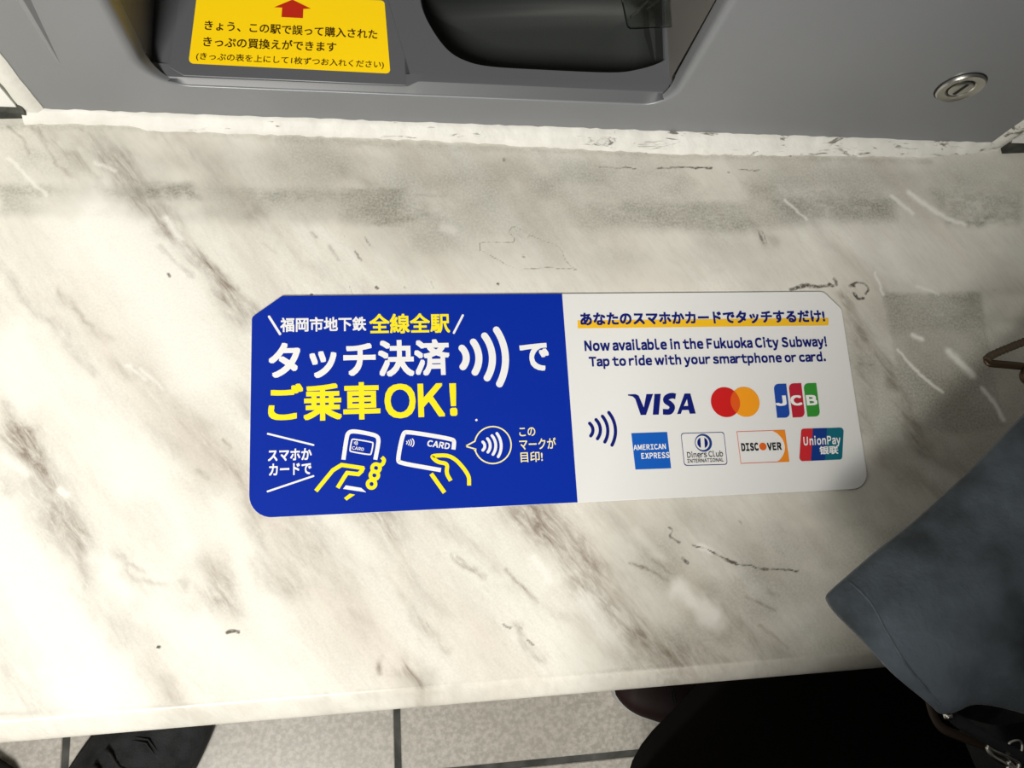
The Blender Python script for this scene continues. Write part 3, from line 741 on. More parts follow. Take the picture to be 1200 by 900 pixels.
lines(SP, [(z6([(x + 31 * math.cos(t * .3927), y + 31 * math.sin(t * .3927)) for t in range(16)], 300, 490, k), 4.4, 1, 0) for x, y in cs] +
      [(z6([(982, 306), (1000, 328), (988, 360), (960, 368)], 300, 490, k), 4.6, 0, 1)], M['ylw'], blue, 'finger_drawing', H1, False)
k = 5.217
cd = lines(SP, [(z6([(424, 192), (430, 145), (418, 128), (140, 82), (115, 95), (83, 255), (98, 275), (348, 318)], 450, 490, k), 5.0, 0, 2)], M['white'], blue, 'card_drawing', H1, False)
write(SP, 'CARD', z6([(270, 133)], 450, 490, k)[0], z6([(398, 192)], 450, 490, k)[0], M['white'], cd, H1, .04, bl=z6([(261, 172)], 450, 490, k)[0])
lines(SP, [(z6(a, 450, 490, k), 1.2, 0, 1) for a in ([(138, 142), (142, 150), (138, 158)], [(149, 137), (155, 151), (149, 164)], [(161, 132), (169, 152), (161, 168)], [(173, 127), (183, 152), (173, 174)])], M['white'], cd, 'contactless_mark', H1)
lines(SP, [(z6([(408, 383), (380, 335), (390, 278), (330, 270), (300, 245), (294, 229), (418, 227), (520, 345), (520, 412)], 450, 490, k), 4.7, 0, 2),
           (z6([(288, 340), (370, 456)], 450, 490, k), 4.9, 0, 0)], M['ylw'], blue, 'hand_drawing', H1, False)
t0 = [(665 + 112 * math.cos(math.radians(a)), 165 - 113 * math.sin(math.radians(a))) for a in range(-168, 169, 8)]
bb = lines(SP, [(z6([(498, 172)] + t0[:1] + t0 + [(498, 172)], 450, 490, k), 1.6, 0, 0)], M['cream'], blue, 'speech_bubble', H1)
lines(SP, [(z6(a, 450, 490, k), 3.4, 0, 1) for a in ([(604, 146), (616, 170), (604, 196)], [(632, 126), (649, 167), (635, 208)], [(660, 108), (683, 165), (666, 222)], [(690, 94), (716, 165), (698, 236)])], M['white'], bb, 'contactless_mark', H1)
write(SP, 'この', (608.2, 501.3), (627.5, 510.8), M['cream'], blue, H1, .014)
write(SP, 'マークが', (608.2, 514.2), (651.8, 525.8), M['cream'], blue, H1, .014)
write(SP, '目印!', (609.6, 529.8), (636.2, 541.0), M['cream'], blue, H1, .014)
dot = fill(SP, circ(SP.uv(558.2, 492.3), .0007, 10), M['white'], blue, 'paint_chip', H1)

# white half
pxpoly(SP, [(676.8, 375.6), (970.6, 372.6), (970.9, 381.4), (676.9, 384.8)], M['ochre'], sign, 'underline_band', .0001)
write(SP, 'あなたのスマホかカードでタッチするだけ!', (679.2, 366.6), (967.2, 377.8), M['navy'], sign, .0002, .038)
write(SP, 'Now available in the Fukuoka City Subway!', (684.2, 398.6), (969.6, 409.4), M['navy'], sign, .0002, .042)
write(SP, 'Tap to ride with your smartphone or card.', (689.6, 417.6), (968.4, 426.6), M['navy'], sign, .0002, .042)
A2 = [[(185, 338), (208, 380), (193, 425)], [(230, 312), (260, 375), (240, 445)], [(275, 288), (312, 375), (292, 468)], [(320, 262), (366, 375), (342, 490)]]
lines(SP, [(z6(a, 660, 440, 6), 3.8, 0, 1) for a in A2], M['navy'], sign, 'contactless_mark', .0002)
L6 = lambda pts: z6(pts, 660, 440, 6)
R6 = lambda pts: z6(pts, 820, 440, 6)
# card logo: VISA
V_ = [(455, 134), (508, 132), (530, 143), (566, 226), (584, 132), (631, 131), (582, 278), (544, 279), (506, 166), (488, 148), (455, 142)]
lg = pxpoly(SP, L6(V_), M['navy'], sign, 'card_logo', .0002)
pxpoly(SP, L6([(641, 131), (685, 130), (671, 276), (629, 277)]), M['navy'], lg, 'lettering', .0002)
lines(SP, [(L6([(790, 148), (762, 143), (728, 156), (722, 180), (752, 202), (766, 225), (748, 255), (700, 256)]), 6.4, 0, 1)], M['navy'], lg, 'lettering', .0002, False)
ua = [SP.uv(*p) for p in L6([(800, 272), (852, 128), (893, 127), (931, 268), (889, 270), (881, 243), (836, 244), (826, 271)])]
ub = [SP.uv(*p) for p in L6([(847, 216), (877, 215), (870, 166)])]
fill(SP, ua, M['navy'], lg, 'lettering', .0002, [ub])
# two overlapping discs
mr = mat('red_disc_print', lin(205, 25, 25), .35); my = mat('amber_disc_print', lin(246, 158, 25), .35); mo = mat('orange_lens_print', lin(226, 88, 22), .35)
ca_, cb_ = SP.uv(*R6([(180, 188)])[0]), SP.uv(*R6([(318, 186)])[0]); rr_ = .0092
lg = fill(SP, circ(ca_, rr_), mr, sign, 'card_logo', .0002)
fill(SP, circ(cb_, rr_), my, lg, 'disc', .0002 + .00002)
dd = (Vector(cb_) - Vector(ca_)).length / 2; al = math.acos(dd / rr_); ax = math.atan2(cb_[1] - ca_[1], cb_[0] - ca_[0])
lens = circ(ca_, rr_, 20, ax - al, ax + al) + circ(cb_, rr_, 20, ax + math.pi - al, ax + math.pi + al)
fill(SP, lens, mo, lg, 'disc_overlap', .00026)
# three columns
cols3 = ((((517, 60), (607, 58), (635, 297), (543, 298)), lin(22, 70, 165)), (((622, 57), (713, 54), (740, 293), (652, 296)), lin(185, 28, 52)), (((727, 56), (818, 53), (847, 288), (756, 291)), lin(50, 145, 50)))
for i, (q, c) in enumerate(cols3):
    uv = [SP.uv(*p) for p in R6(q)]; uv = round_poly(uv, [.0033, 0, .0033, 0], 6)
    o = fill(SP, uv, mat('column_print', c, .35), sign if i == 0 else lg, 'card_logo' if i == 0 else 'logo_column', .0002)
    if i == 0: lg = o
for s, a, b in (('J', (524, 143), (612, 213)), ('C', (632, 141), (722, 211)), ('B', (743, 139), (828, 209))):
    write(SP, s, R6([a])[0], R6([b])[0], M['white'], lg, .0003, .05)
# square blue box
mab = mat('mid_blue_print', lin(14, 92, 190), .35)
lg = pxpoly(SP, L6([(478, 407), (730, 398), (758, 653), (507, 662)]), mab, sign, 'card_logo', .0002)
for s, a, b in (('AMERICAN', (491, 488), (722, 518)), ('EXPRESS', (546, 546), (748, 580))):
    write(SP, s, L6([a])[0], L6([b])[0], M['white'], lg, .0003, .034)
# rounded card outline with ring
uv = round_poly([SP.uv(*p) for p in L6([(850, 636), (1155, 628), (1130, 397), (825, 406)])], .0018, 6)
ins = [(x + (np.mean([p[0] for p in uv]) - x) * .026, y + (np.mean([p[1] for p in uv]) - y) * .036) for x, y in uv]
lg = fill(SP, uv, M['navy'], sign, 'card_logo', .0002, [ins])
c0 = SP.uv(*L6([(985, 474)])[0]); R0 = .0053
fill(SP, circ(c0, R0), mat('ring_blue_print', lin(24, 60, 130), .35), lg, 'ring', .0002)
fill(SP, circ((c0[0] - .0006, c0[1]), R0 * .80), M['white_plate'], lg, 'ring_face', .0003)
for s in (-1, 1):
    seg = circ((c0[0] - .0006, c0[1]), R0 * .62, 24, (math.pi / 2 if s < 0 else -math.pi / 2) + .32, (3 * math.pi / 2 if s < 0 else math.pi / 2) - .32)
    fill(SP, seg, M['navy'], lg, 'half_disc', .0004)
write(SP, 'Diners Club', L6([(868, 537)])[0], L6([(1124, 570)])[0], M['black'], lg, .0002, .012)
write(SP, 'INTERNATIONAL', L6([(870, 590)])[0], L6([(1128, 605)])[0], M['black'], lg, .0002, .016)
# orange-cornered card
mor = mat('orange_print', lin(240, 140, 30), .35)
q4 = [SP.uv(*p) for p in R6([(287, 621), (629, 607), (597, 383), (258, 394)])]
cm = [sum(p[i] for p in q4) / 4 for i in (0, 1)]
ins = [(x + (cm[0] - x) * .022, y + (cm[1] - y) * .034) for x, y in q4]
lg = fill(SP, q4, mat('red_orange_print', lin(222, 88, 50), .35), sign, 'card_logo', .0002, [ins])
arc = smooth_curve([SP.uv(*p) for p in R6([(505, 388), (545, 410), (580, 450), (597, 500), (590, 550), (565, 590), (540, 609)])], 6)
fill(SP, [tuple(p) for p in arc] + [SP.uv(*p) for p in R6([(629, 606), (597, 384)])], mor, lg, 'orange_corner', .0003)
write(SP, 'DISC', R6([(288, 477)])[0], R6([(415, 529)])[0], M['black'], lg, .0002, .055)
write(SP, 'VER', R6([(470, 474)])[0], R6([(576, 524)])[0], M['black'], lg, .0002, .055)
fill(SP, circ(SP.uv(*R6([(443, 500)])[0]), .0023, 24), mat('orange_ball_print', lin(222, 100, 30), .35), lg, 'orange_dot', .0002)
# three-colour card
def strip3(x0, x1, y): return None
ul = R6([(712, 376), (1012, 366), (1000, 591), (698, 604)])
def lerp2(a, b, t): return (a[0] + (b[0] - a[0]) * t, a[1] + (b[1] - a[1]) * t)
uvq = [SP.uv(*p) for p in ul]
rp = round_poly([uvq[3], uvq[2], uvq[1], uvq[0]], .0020, 6)
lg = fill(SP, rp, mat('teal_print', lin(8, 106, 124), .35), sign, 'card_logo', .0002)
def cut(poly, t0_, t1_):
    # keeps the part of the card between two slanted cuts
    a0, a1 = lerp2(uvq[0], uvq[1], t0_), lerp2(uvq[3], uvq[2], t0_); b0, b1 = lerp2(uvq[0], uvq[1], t1_), lerp2(uvq[3], uvq[2], t1_)
    out = list(poly)
    for (p, q, s) in ((a0, a1, 1), (b0, b1, -1)):
        nn = (q[1] - p[1], -(q[0] - p[0])); res = []
        f_ = lambda r: -s * ((r[0] - p[0]) * nn[0] + (r[1] - p[1]) * nn[1])
        for i in range(len(out)):
            c, d = out[i], out[(i + 1) % len(out)]; fc, fd = f_(c), f_(d)
            if fc >= 0: res.append(c)
            if (fc >= 0) != (fd >= 0): t = fc / (fc - fd); res.append(lerp2(c, d, t))
        out = res
    return out
fill(SP, cut(rp, -.1, .27), mat('stripe_red_print', lin(205, 40, 48), .35), lg, 'red_stripe', .0003)
fill(SP, cut(rp, .27, .60), mat('stripe_blue_print', lin(10, 55, 135), .35), lg, 'blue_stripe', .0003)
write(SP, 'UnionPay', R6([(722, 428)])[0], R6([(994, 500)])[0], M['white'], lg, .0004, .028, .12)
write(SP, '银联', R6([(836, 499)])[0], R6([(975, 552)])[0], M['white'], lg, .0004, .03, .12)

# ------------------------------------------------------------------ the ticket machine
machine = thing('ticket_machine', 'silver-grey ticket machine front standing behind the marble shelf', 'ticket machine', mp(0, 0.05, 0.0))
# pocket opening in the front panel
PU0, PU1, PZ0, PZ1 = FP.uv(168, 82)[0], FP.uv(797, 100)[0], .0345, .27
opening = round_poly([(PU0, PZ0), (PU1, PZ0), (PU1, PZ1), (PU0, PZ1)], [.021, .017, .02, .02], 10)
def offs(poly, d):
    out = []; n = len(poly)
    for i in range(n):
        a, p, b = Vector(poly[i - 1]), Vector(poly[i]), Vector(poly[(i + 1) % n])
        t = ((p - a).normalized() + (b - p).normalized()).normalized(); out.append((p.x + t.y * d, p.y - t.x * d))
    return out
outer = round_poly([(UL, .004), (UR, .004), (UR, ZT), (UL, ZT)], .0015, 4)
def fil(d):
    q = offs(opening, d); r = []
    for (a, b), (x, y) in zip(opening, q):
        t = min(max((a_z(b) ), 0), 1); r.append((a + (x - a) * t, b + (y - b) * t))
    return r
def a_z(z): return .22 + .78 * min(max((z - PZ0 - .003) / .022, 0), 1)
def panel():
    bm = bmesh.new()
    hole = fil(.0060)
    loops = [outer, hole]; tr = tess(loops); pts = [p for l in loops for p in l]
    vs = [bm.verts.new(mp(u, 0, z)) for u, z in pts]
    for t in tr:
        try: bm.faces.new([vs[i] for i in t])
        except ValueError: pass
    no, nh = len(outer), len(hole)
    bk = [bm.verts.new(mp(u, .02, z)) for u, z in outer]
    for i in range(no): bm.faces.new((vs[i], vs[(i + 1) % no], bk[(i + 1) % no], bk[i]))
    prev = vs[no:]
    for d, dep in ((.0038, .0004), (.0019, .0014), (.0006, .0034), (0, .0060), (0, .014)):
        cur = [bm.verts.new(mp(u, dep * a_z(z0_), z)) for (u, z), (_, z0_) in zip(fil(d), opening)]
        for i in range(nh): bm.faces.new((prev[i], prev[(i + 1) % nh], cur[(i + 1) % nh], cur[i]))
        prev = cur
    o = frombm('front_panel', bm, M['panel'], machine); autosmooth(o, 40)
    return o
panel()
# dark recess behind the opening
bm = bmesh.new()
deep = round_poly([(PU0, .003), (PU1, .003), (PU1, PZ1), (PU0, PZ1)], [.004, .004, .02, .02], 10)
loft(bm, [[mp(u, .0125, z) for u, z in deep], [mp(u * .985 - .001, .115, z) for u, z in deep]], True, False, True)
rec = frombm('recess', bm, M['pocket'], machine); autosmooth(rec, 30)
# pressed ridge in the panel's left side
bm = bmesh.new()
rg = []
for k in range(9):
    t = k / 8; z = .050 + .40 * t; s = min(1, t * 7); uc = FP.uv(70, 75)[0] + .004 * min(1, t * 8)
    rg.append([mp(uc - .0045 * s - .0003, .0003, z), mp(uc - .001, -.0022 * s, z), mp(uc + .0004, -.0024 * s, z), mp(uc + .0030 * s + .0003, .0003, z)])
loft(bm, rg, False); autosmooth(frombm('pressed_ridge', bm, M['panel'], machine), 50)

# dark grey moulded tray filling the lower part of the opening
SL = math.tan(math.radians(9))
def plane_at(d0, z0): # surface rising gently to the back, starting at depth d0
    n = (FN * SL + Vector((0, 0, 1))).normalized()
    return Plane(mp(0, d0, z0), FU, n)
PS = plane_at(.0036, .0381)      # plane that carries the yellow notice
PR = plane_at(.0058, .0403)      # rim round the coin bowl
tray_o = offs(opening, -.0006)
uS = FP.uv(484, 98)[0]           # where notice platform and bowl rim meet
def tray():
    bm = bmesh.new()
    bott = sorted([p for p in tray_o if p[1] < .08], key=lambda p: 0)
    # lower outline of the opening from left to right
    lo = [p for p in tray_o if p[1] < .0565 and p[0] < 0 and p[0] <= PU0 + .022]
    lo.sort(key=lambda p: (p[0], -p[1])); lo.sort(key=lambda p: -p[1] if p[0] < PU0 + .0105 else -.04 + p[0] * .001, reverse=False)
    us = np.concatenate([np.linspace(PU0 + .0095, PU0 + .021, 14), np.linspace(PU0 + .024, PU1 - .020, 90), np.linspace(PU1 - .0165, PU1 - .0045, 14)])
    def zlow(u):
        for (c, r, s) in ((PU0 + .021, .021, -1), (PU1 - .017, .017, 1)):
            x = (u - c) * s
            if x > 0: return PZ0 + .0005 + r - math.sqrt(max(r * r - x * x, 0))
        return PZ0 + .0005
    rows = []; us = np.concatenate([[PU0 + .0005], us, [PU1 - .0005]])
    for q_, u in enumerate(us):
        sh = .0032 if q_ in (0, len(us) - 1) else 0
        t = min(max((u - (uS - .004)) / .008, 0), 1); t = t * t * (3 - 2 * t)
        d1 = .0036 + (.0058 - .0036) * t; zr = .0345 + d1; z0 = min(zlow(u), zr - .0009)
        rows.append([mp(u, .013, z0), mp(u, .0012 + sh, z0), mp(u, .0006 + sh, z0 + .0006), mp(u, d1 - .0008 + sh, zr - .0007), mp(u, d1 - .0002 + sh, zr - .0001), mp(u, d1 + .0010 + sh, zr + .0002), mp(u, .0105, zr + .0002 + (.0105 - d1 - .001) * SL)])
    loft(bm, rows, False)
    o = frombm('tray', bm, M['tray'], machine); autosmooth(o, 28)
    return o
tr_ = tray()
# top of the tray: left platform, bowl rim with its opening
def surf_uv(pl, pts): return [pl.uv(*p) for p in pts]
dv = .0105
def v_at(pl, d):   # plane coordinate v at a given depth
    return (d - (pl.o - mp(0, 0, 0)).dot(-FN)) * math.sqrt(1 + SL * SL)
u_pl = PS.uv(178, 70)[0]; u_pr = PS.uv(478, 96)[0]
bm = bmesh.new()
vb = v_at(PS, .095); vf = v_at(PS, .0100)
inn = [PS.uv(*p) for p in ((215, 89), (476, 100.5), (473, 0), (472, -70), (219, -70), (209, 0), (197.5, 79))]
out_ = [PS.up(-.0045).uv(*p) for p in ((199, 96), (483, 106), (482, 0), (482, -70), (192, -70), (182, 0), (168, 82))]
rings = [[PS.pt(a, b, -.009) for a, b in out_], [PS.pt(a, b, -.0045) for a, b in out_], [PS.pt(a, b, -.0003) for a, b in offs(inn, .0004)], [PS.pt(a, b, .0002) for a, b in offs(inn, -.0005)]]
loft(bm, rings, True, False, True)
plat = frombm('notice_platform', bm, M['tray'], machine); autosmooth(plat, 30)
# bowl rim
bowl_px = [(490, -22), (494, 8), (506, 34), (524, 58), (545, 71), (575, 78), (640, 82), (715, 85), (745, 82), (772, 74), (790, 62), (801, 44), (812, 20), (824, -22)]
bowl_uv = [PR.uv(*p) for p in bowl_px]
bowl_s = [tuple(p) for p in smooth_curve(bowl_uv, 4)]
u0r = u_pr + .0012
rimo = [(u0r, v_at(PR, .0100)), (PU1 + .0015, v_at(PR, .0100)), (PU1 + .0015, v_at(PR, .11)), (u0r - .014, v_at(PR, .11)), (u0r - .014, v_at(PR, .06))]
bk0 = v_at(PR, .1095)
bl2 = [(min(max(a, u0r - .0128), PU1 - .002), min(b, bk0)) for a, b in bowl_s]
bm = bmesh.new()
loops = [rimo, bl2]; tr2 = tess(loops); pts = [p for l in loops for p in l]
vs = [bm.verts.new(PR.pt(a, b, 0)) for a, b in pts]
for t in tr2:
    try: bm.faces.new([vs[i] for i in t])
    except ValueError: pass
dn = [bm.verts.new(PR.pt(a, b, -.012)) for a, b in rimo]
for i in range(len(rimo)): bm.faces.new((vs[i], vs[(i + 1) % len(rimo)], dn[(i + 1) % len(rimo)], dn[i]))
nn = len(bl2); prev = vs[len(rimo):]
cb = (sum(p[0] for p in bl2) / nn, sum(p[1] for p in bl2) / nn)
for s, h in ((.996, -.0003), (.990, -.0010), (.987, -.0022)):
    cur = [bm.verts.new(PR.pt(cb[0] + (a - cb[0]) * s, cb[1] + (b - cb[1]) * s, h)) for a, b in bl2]
    for i in range(nn - 1): bm.faces.new((prev[i], prev[i + 1], cur[i + 1], cur[i]))
    prev = cur
rim = frombm('bowl_rim', bm, M['tray'], machine); autosmooth(rim, 30)
bm = bmesh.new(); rings = []
for s, h in ((.989, -.0016), (.975, -.010), (.95, -.018), (.90, -.0245), (.80, -.0285), (.6, -.030), (.3, -.0305), (.02, -.0305)):
    rings.append([PR.pt(cb[0] + (a - cb[0]) * s, cb[1] + (b - cb[1]) * s, h) for a, b in bl2])
loft(bm, rings, True, False, True)
bowl = frombm('coin_bowl', bm, M['bowl'], machine, True)
# upright guide inside the bowl on the right
bm = bmesh.new()
gp = PR.up(-.012)
q = [gp.uv(*p) for p in ((757, -30), (761, 30), (768, 72), (782, 62), (790, 36), (800, -30))]
loft(bm, [[gp.pt(a, b, -.018) for a, b in q], [gp.pt(a, b, -.0005) for a, b in q], [gp.pt(a, b, 0) for a, b in offs(q, .0004)]], True, False, True)
autosmooth(frombm('coin_guide', bm, M['bowl'], machine), 25)
# clear plastic flap hanging over the bowl
gp = PR.up(.0060)
q = round_poly([gp.uv(*p) for p in ((735, 35), (797, 32), (830, -60), (715, -60))], [.003, .002, .001, .001], 5)
bm = bmesh.new()
loft(bm, [[gp.pt(a, b, 0) for a, b in offs(q, -.0004)], [gp.pt(a, b, .0004) for a, b in q], [gp.pt(a, b, .0016) for a, b in q], [gp.pt(a, b, .0020) for a, b in offs(q, -.0004)]], True, True, True)
flap = frombm('clear_flap', bm, M['clear'], machine); autosmooth(flap, 30); flap['label'] = 'clear plastic flap over the coin bowl'
bm = bmesh.new()
for a, b in (((739, 20), (764, -4)), ((756, 12), (776, -2))):
    add_tube(bm, [gp.up(.0024).hit(*a), gp.up(.0024).hit(*b)], .0006, 8)
frombm('flap_rib', bm, M['clear'], flap)

# yellow notice on the platform
sq = [PS.uv(*p) for p in ((221, 74.5), (457.5, 86.5), (450.5, 1.0), (231.5, -10))]
pu, pv = sq[0], sq[1]
sq2 = round_poly(sq, [.0024, .0022, .0022, .0022], 5)
note_h = .00035
bm = bmesh.new()
loft(bm, [[PS.pt(a, b, .00015) for a, b in sq2], [PS.pt(a, b, note_h) for a, b in offs(sq2, .0)]], True, True, True)
note = frombm('yellow_notice', bm, M['yellow'], machine); note['label'] = 'yellow printed notice with a red arrow'
NH = note_h + .0001
Z2 = lambda x, y: (200 + x / 4, y / 4)
write(PS, 'きょう、この駅で誤って購入された', Z2(161, 96), Z2(968, 186), M['brownprint'], note, NH, .016, bl=Z2(159, 143))
write(PS, 'きっぷの買換えができます', Z2(155, 172), Z2(776, 246), M['brownprint'], note, NH, .016, bl=Z2(153, 220))
write(PS, '(きっぷの表を上にして1枚ずつお入れください)', Z2(122, 246), Z2(998, 327), M['brownprint'], note, NH, .010, bl=Z2(119, 286))
pxpoly(PS, [Z2(*p) for p in ((571, 0), (657, 42), (622, 44), (620, 87), (520, 82), (523, 38), (485, 36))], M['red'], note, 'arrow', NH)

# lock in the panel
lc = [FP.uv(1099.5, 101.5), FP.uv(1152.5, 100.5)]
ta, tb = FP.uv(1127, 86.5), FP.uv(1125, 116)
lu = (lc[0][0] + lc[1][0]) / 2; lv = (ta[1] + tb[1]) / 2; lr = (lc[1][0] - lc[0][0]) / 2 * .98
def lathe(name, prof, m, parent, n=48):
    bm = bmesh.new()
    loft(bm, [[FP.pt(lu + r * math.cos(2 * math.pi * k / n), lv + r * math.sin(2 * math.pi * k / n), h) for k in range(n)] for r, h in prof], True, False, True)
    o = frombm(name, bm, m, parent); autosmooth(o, 40); return o
lathe('lock_recess', [(lr * 1.06, .0001), (lr * 1.02, .0003), (lr * .9, .0003)], M['black'], machine)
lock = lathe('lock', [(lr, .0001), (lr, .0014), (lr * .95, .0022), (lr * .88, .0020), (lr * .80, .0016), (lr * .62, .0014), (lr * .56, .0006)], M['steel'], machine)
lock['label'] = 'round steel key lock'
lathe('lock_groove', [(lr * .58, .0008), (lr * .50, .0008)], M['black'], lock)
lathe('lock_core', [(lr * .50, .0006), (lr * .50, .0016), (lr * .46, .0019), (lr * .2, .0019)], M['steel'], lock)
kh = round_poly([(-.0011, -.0052), (.0011, -.0052), (.0011, .0052), (-.0011, .0052)], .0004, 3)
an = math.radians(-8)
bm = bmesh.new()
kk = [(lu + a * math.cos(an) - b * math.sin(an), lv + a * math.sin(an) + b * math.cos(an)) for a, b in kh]
loft(bm, [[FP.pt(a, b, .0017) for a, b in kk], [FP.pt(a, b, .0021) for a, b in kk]], True, True, True)
frombm('keyhole', bm, M['black'], lock)

# ------------------------------------------------------------------ shoulder bag hanging in front of the shelf's right end
def pillow(name, pl, px, thick, m, parent, bulge=.012, seedv=3, seg=5, wr=.0016, back=True):
    """a padded panel: outline in pixels on a plane, rounded rims, softly domed front"""
    uv = [Vector(pl.uv(*p)) for p in px]
    uv = smooth_curve(uv, seg, True); n = len(uv); c = sum(uv, Vector((0, 0))) / n
    bm = bmesh.new(); rings = []
    prof = [(.30, -thick), (.62, -thick * .98), (.86, -thick * .9), (.965, -thick * .7), (1.0, -thick * .45), (.998, -thick * .2), (.990, -thick * .06), (.975, 0)]
    for s in (.95, .90, .84, .77, .69, .6, .5, .4, .3, .2, .1, .03): prof.append((s, bulge * (1 - s * s) ** .8))
    for s, h in prof:
        r = []
        for p in uv:
            q = c + (p - c) * s
            nz = (fbm(np.array([q.x * 26]), np.array([q.y * 26]), seedv)[0] - .5) * wr * 4 + (fbm(np.array([q.x * 80]), np.array([q.y * 60]), seedv + 9)[0] - .5) * wr
            r.append(pl.pt(q.x, q.y, h + (nz if h >= -thick * .3 else 0)))
        rings.append(r)
    loft(bm, rings, True, True, True)
    return frombm(name, bm, m, parent, True)
bag = thing('shoulder_bag', 'slate blue suede shoulder bag resting on the right end of the marble shelf', 'bag', at(1180, 760, SH))
bn = (Vector((-.10, .16, 1))).normalized()
BP = Plane(at(1090, 720, SH + .082), (1, 0, 0), bn)
flap_px = [(972, 698), (978, 690), (1002, 669), (1036, 640), (1072, 612), (1110, 578), (1150, 540), (1200, 488), (1290, 400), (1420, 380), (1500, 470), (1500, 700), (1440, 850), (1330, 868), (1250, 850), (1190, 832), (1150, 826), (1122, 836), (1107, 836), (1092, 823), (1050, 788), (1015, 750), (985, 720), (974, 706)]
bf = pillow('flap', BP, flap_px, .010, M['bag'], bag, .010)
from mathutils.bvhtree import BVHTree
bvh = BVHTree.FromPolygons([bf.location + v.co for v in bf.data.vertices], [tuple(p.vertices) for p in bf.data.polygons])
def on_flap(pts):
    out = []
    for p in smooth_curve([Vector((a, b, 0)) for a, b in pts], 10):
        d = ray(p.x, p.y).normalized(); h = bvh.ray_cast(CAM, d)
        if h[0] is not None: out.append(h[0] + h[1] * (.0002 if h[1].dot(d) < 0 else -.0002))
    return out
M['seam'] = mat('pale_slate_seam', lin(98, 106, 114), .85, 0, .2, (90, .9, lin(62, 68, 74)))
bm = bmesh.new(); add_tube(bm, on_flap([(996, 682), (1020, 706), (1040, 742), (1062, 778), (1085, 806), (1102, 826)]), .0006, 8, True, .4)
frombm('edge_seam', bm, M['seam'], bag, True)
pillow('pocket_lip', BP.up(-.012), [(1100, 828), (1120, 834), (1132, 846), (1150, 852), (1175, 868), (1215, 890), (1240, 905), (1235, 915), (1190, 890), (1165, 877), (1140, 862), (1120, 850)], .004, M['bagdark'], bag, .002, 12, 4, .0004)
B2 = Plane(at(1300, 750, SH + .050), (1, 0, 0), (0, 0, 1))
body_px = [(1166, 852), (1180, 866), (1200, 868), (1240, 860), (1300, 700), (1420, 520), (1480, 600), (1490, 800), (1440, 930), (1300, 950), (1215, 946), (1200, 930), (1188, 905)]
pillow('body', B2, body_px, .049, M['bagdark'], bag, .006, 8)
# zip, pull and links below the flap
B3 = BP.up(-.021)
def hits(pl, pts): return [pl.hit(*p) for p in pts]
bm = bmesh.new(); add_tube(bm, smooth_curve(hits(B3, [(1088, 818), (1094, 838), (1103, 852), (1118, 860), (1150, 872), (1180, 884)]), 4), .0022, 8, True, .5)
frombm('zip_tape', bm, M['brown'], bag, True)
bm = bmesh.new(); add_tube(bm, hits(BP.up(-.010), [(1106, 835.5), (1109, 838), (1113, 840), (1116, 842)]), [.0008, .0021, .0021, .0009], 12)
zp = frombm('zip_slider', bm, M['steel'], bag, True)
bm = bmesh.new(); add_tube(bm, smooth_curve(hits(BP.up(-.012), [(1128, 851), (1142, 858), (1160, 868), (1174, 876), (1183, 883)]), 4), [.0007] * 2 + [.0016] * 14 + [.0011], 10)
frombm('pull_bar', bm, M['steel'], bag, True)
def link_ring(name, pts, r, par):
    bm = bmesh.new(); P = smooth_curve(hits(BP.up(-.013), pts), 5, True); P.append(P[0]); add_tube(bm, P, r, 8)
    return frombm(name, bm, M['steel'], par, True)
link_ring('chain_link', [(1157, 875), (1165, 880), (1180, 886), (1194, 894), (1190, 902), (1176, 894), (1163, 886)], .0010, bag)
link_ring('chain_link', [(1182, 893), (1190, 903), (1196, 918), (1190, 922), (1183, 908)], .0010, bag)
link_ring('ring', [(1182, 874), (1186, 869), (1194, 868), (1198, 874), (1196, 882), (1188, 884)], .0006, bag)
M['strapcloth'] = mat('slate_webbing', lin(52, 58, 64), .9, 0, .15, (200, .6, lin(36, 40, 44)))
bm = bmesh.new()
add_tube(bm, smooth_curve([B2.hit(1400, 600) - Vector((0, 0, .02)), Vector((.42, .02, .695)), Vector((.50, .09, .672)), Vector((.62, .07, .6575)), Vector((.69, 0, .6575)), Vector((.64, -.08, .6575)), Vector((.52, -.09, .672)), B2.hit(1440, 800) - Vector((0, 0, .03))], 8), .016, 10, True, .16)
frombm('shoulder_strap', bm, M['strapcloth'], bag, True)
# cord strap with a bronze clasp reaching in from the right
CP = Plane(at(1157, 421, SH + .070), (1, 0, 0), Vector((-.08, .10, 1)))
bm = bmesh.new()
bar = hits(CP, [(1156.5, 421.5), (1160, 425.5), (1180, 427.5), (1200, 429.5), (1225, 432)])
P = smooth_curve(bar, 4)
add_tube(bm, P, [.0016] + [.0022] * (len(P) - 2) + [.0020], 12, True, .6)
cl = frombm('clasp', bm, M['bronze'], bag, True); cl['label'] = 'dark bronze clasp bar'
bm = bmesh.new()
arm = smooth_curve(hits(CP.up(.0010), [(1156.5, 421.5), (1162, 416.5), (1180, 408.5), (1198, 401.5), (1226, 392), (1300, 400), (1380, 440), (1430, 500)]), 14)
n_ = len(arm)
add_tube(bm, arm, [.00205 + .00028 * math.sin(i * 1.9) for i in range(n_)], 12)
frombm('strap_cord', bm, M['cord'], bag, True)
kc = CP.up(.001).hit(1204, 441)
bm = bmesh.new()
bmesh.ops.create_uvsphere(bm, u_segments=20, v_segments=12, radius=.0042, matrix=Matrix.Translation(kc) @ Matrix.Diagonal((1, 1.15, .8, 1)))
frombm('swivel_knob', bm, M['bronze'], cl, True)
bm = bmesh.new(); add_tube(bm, smooth_curve([kc, CP.hit(1225, 432), CP.hit(1300, 450), BP.hit(1400, 470)], 6), .0022, 10)
frombm('clasp_tail', bm, M['bronze'], cl, True)

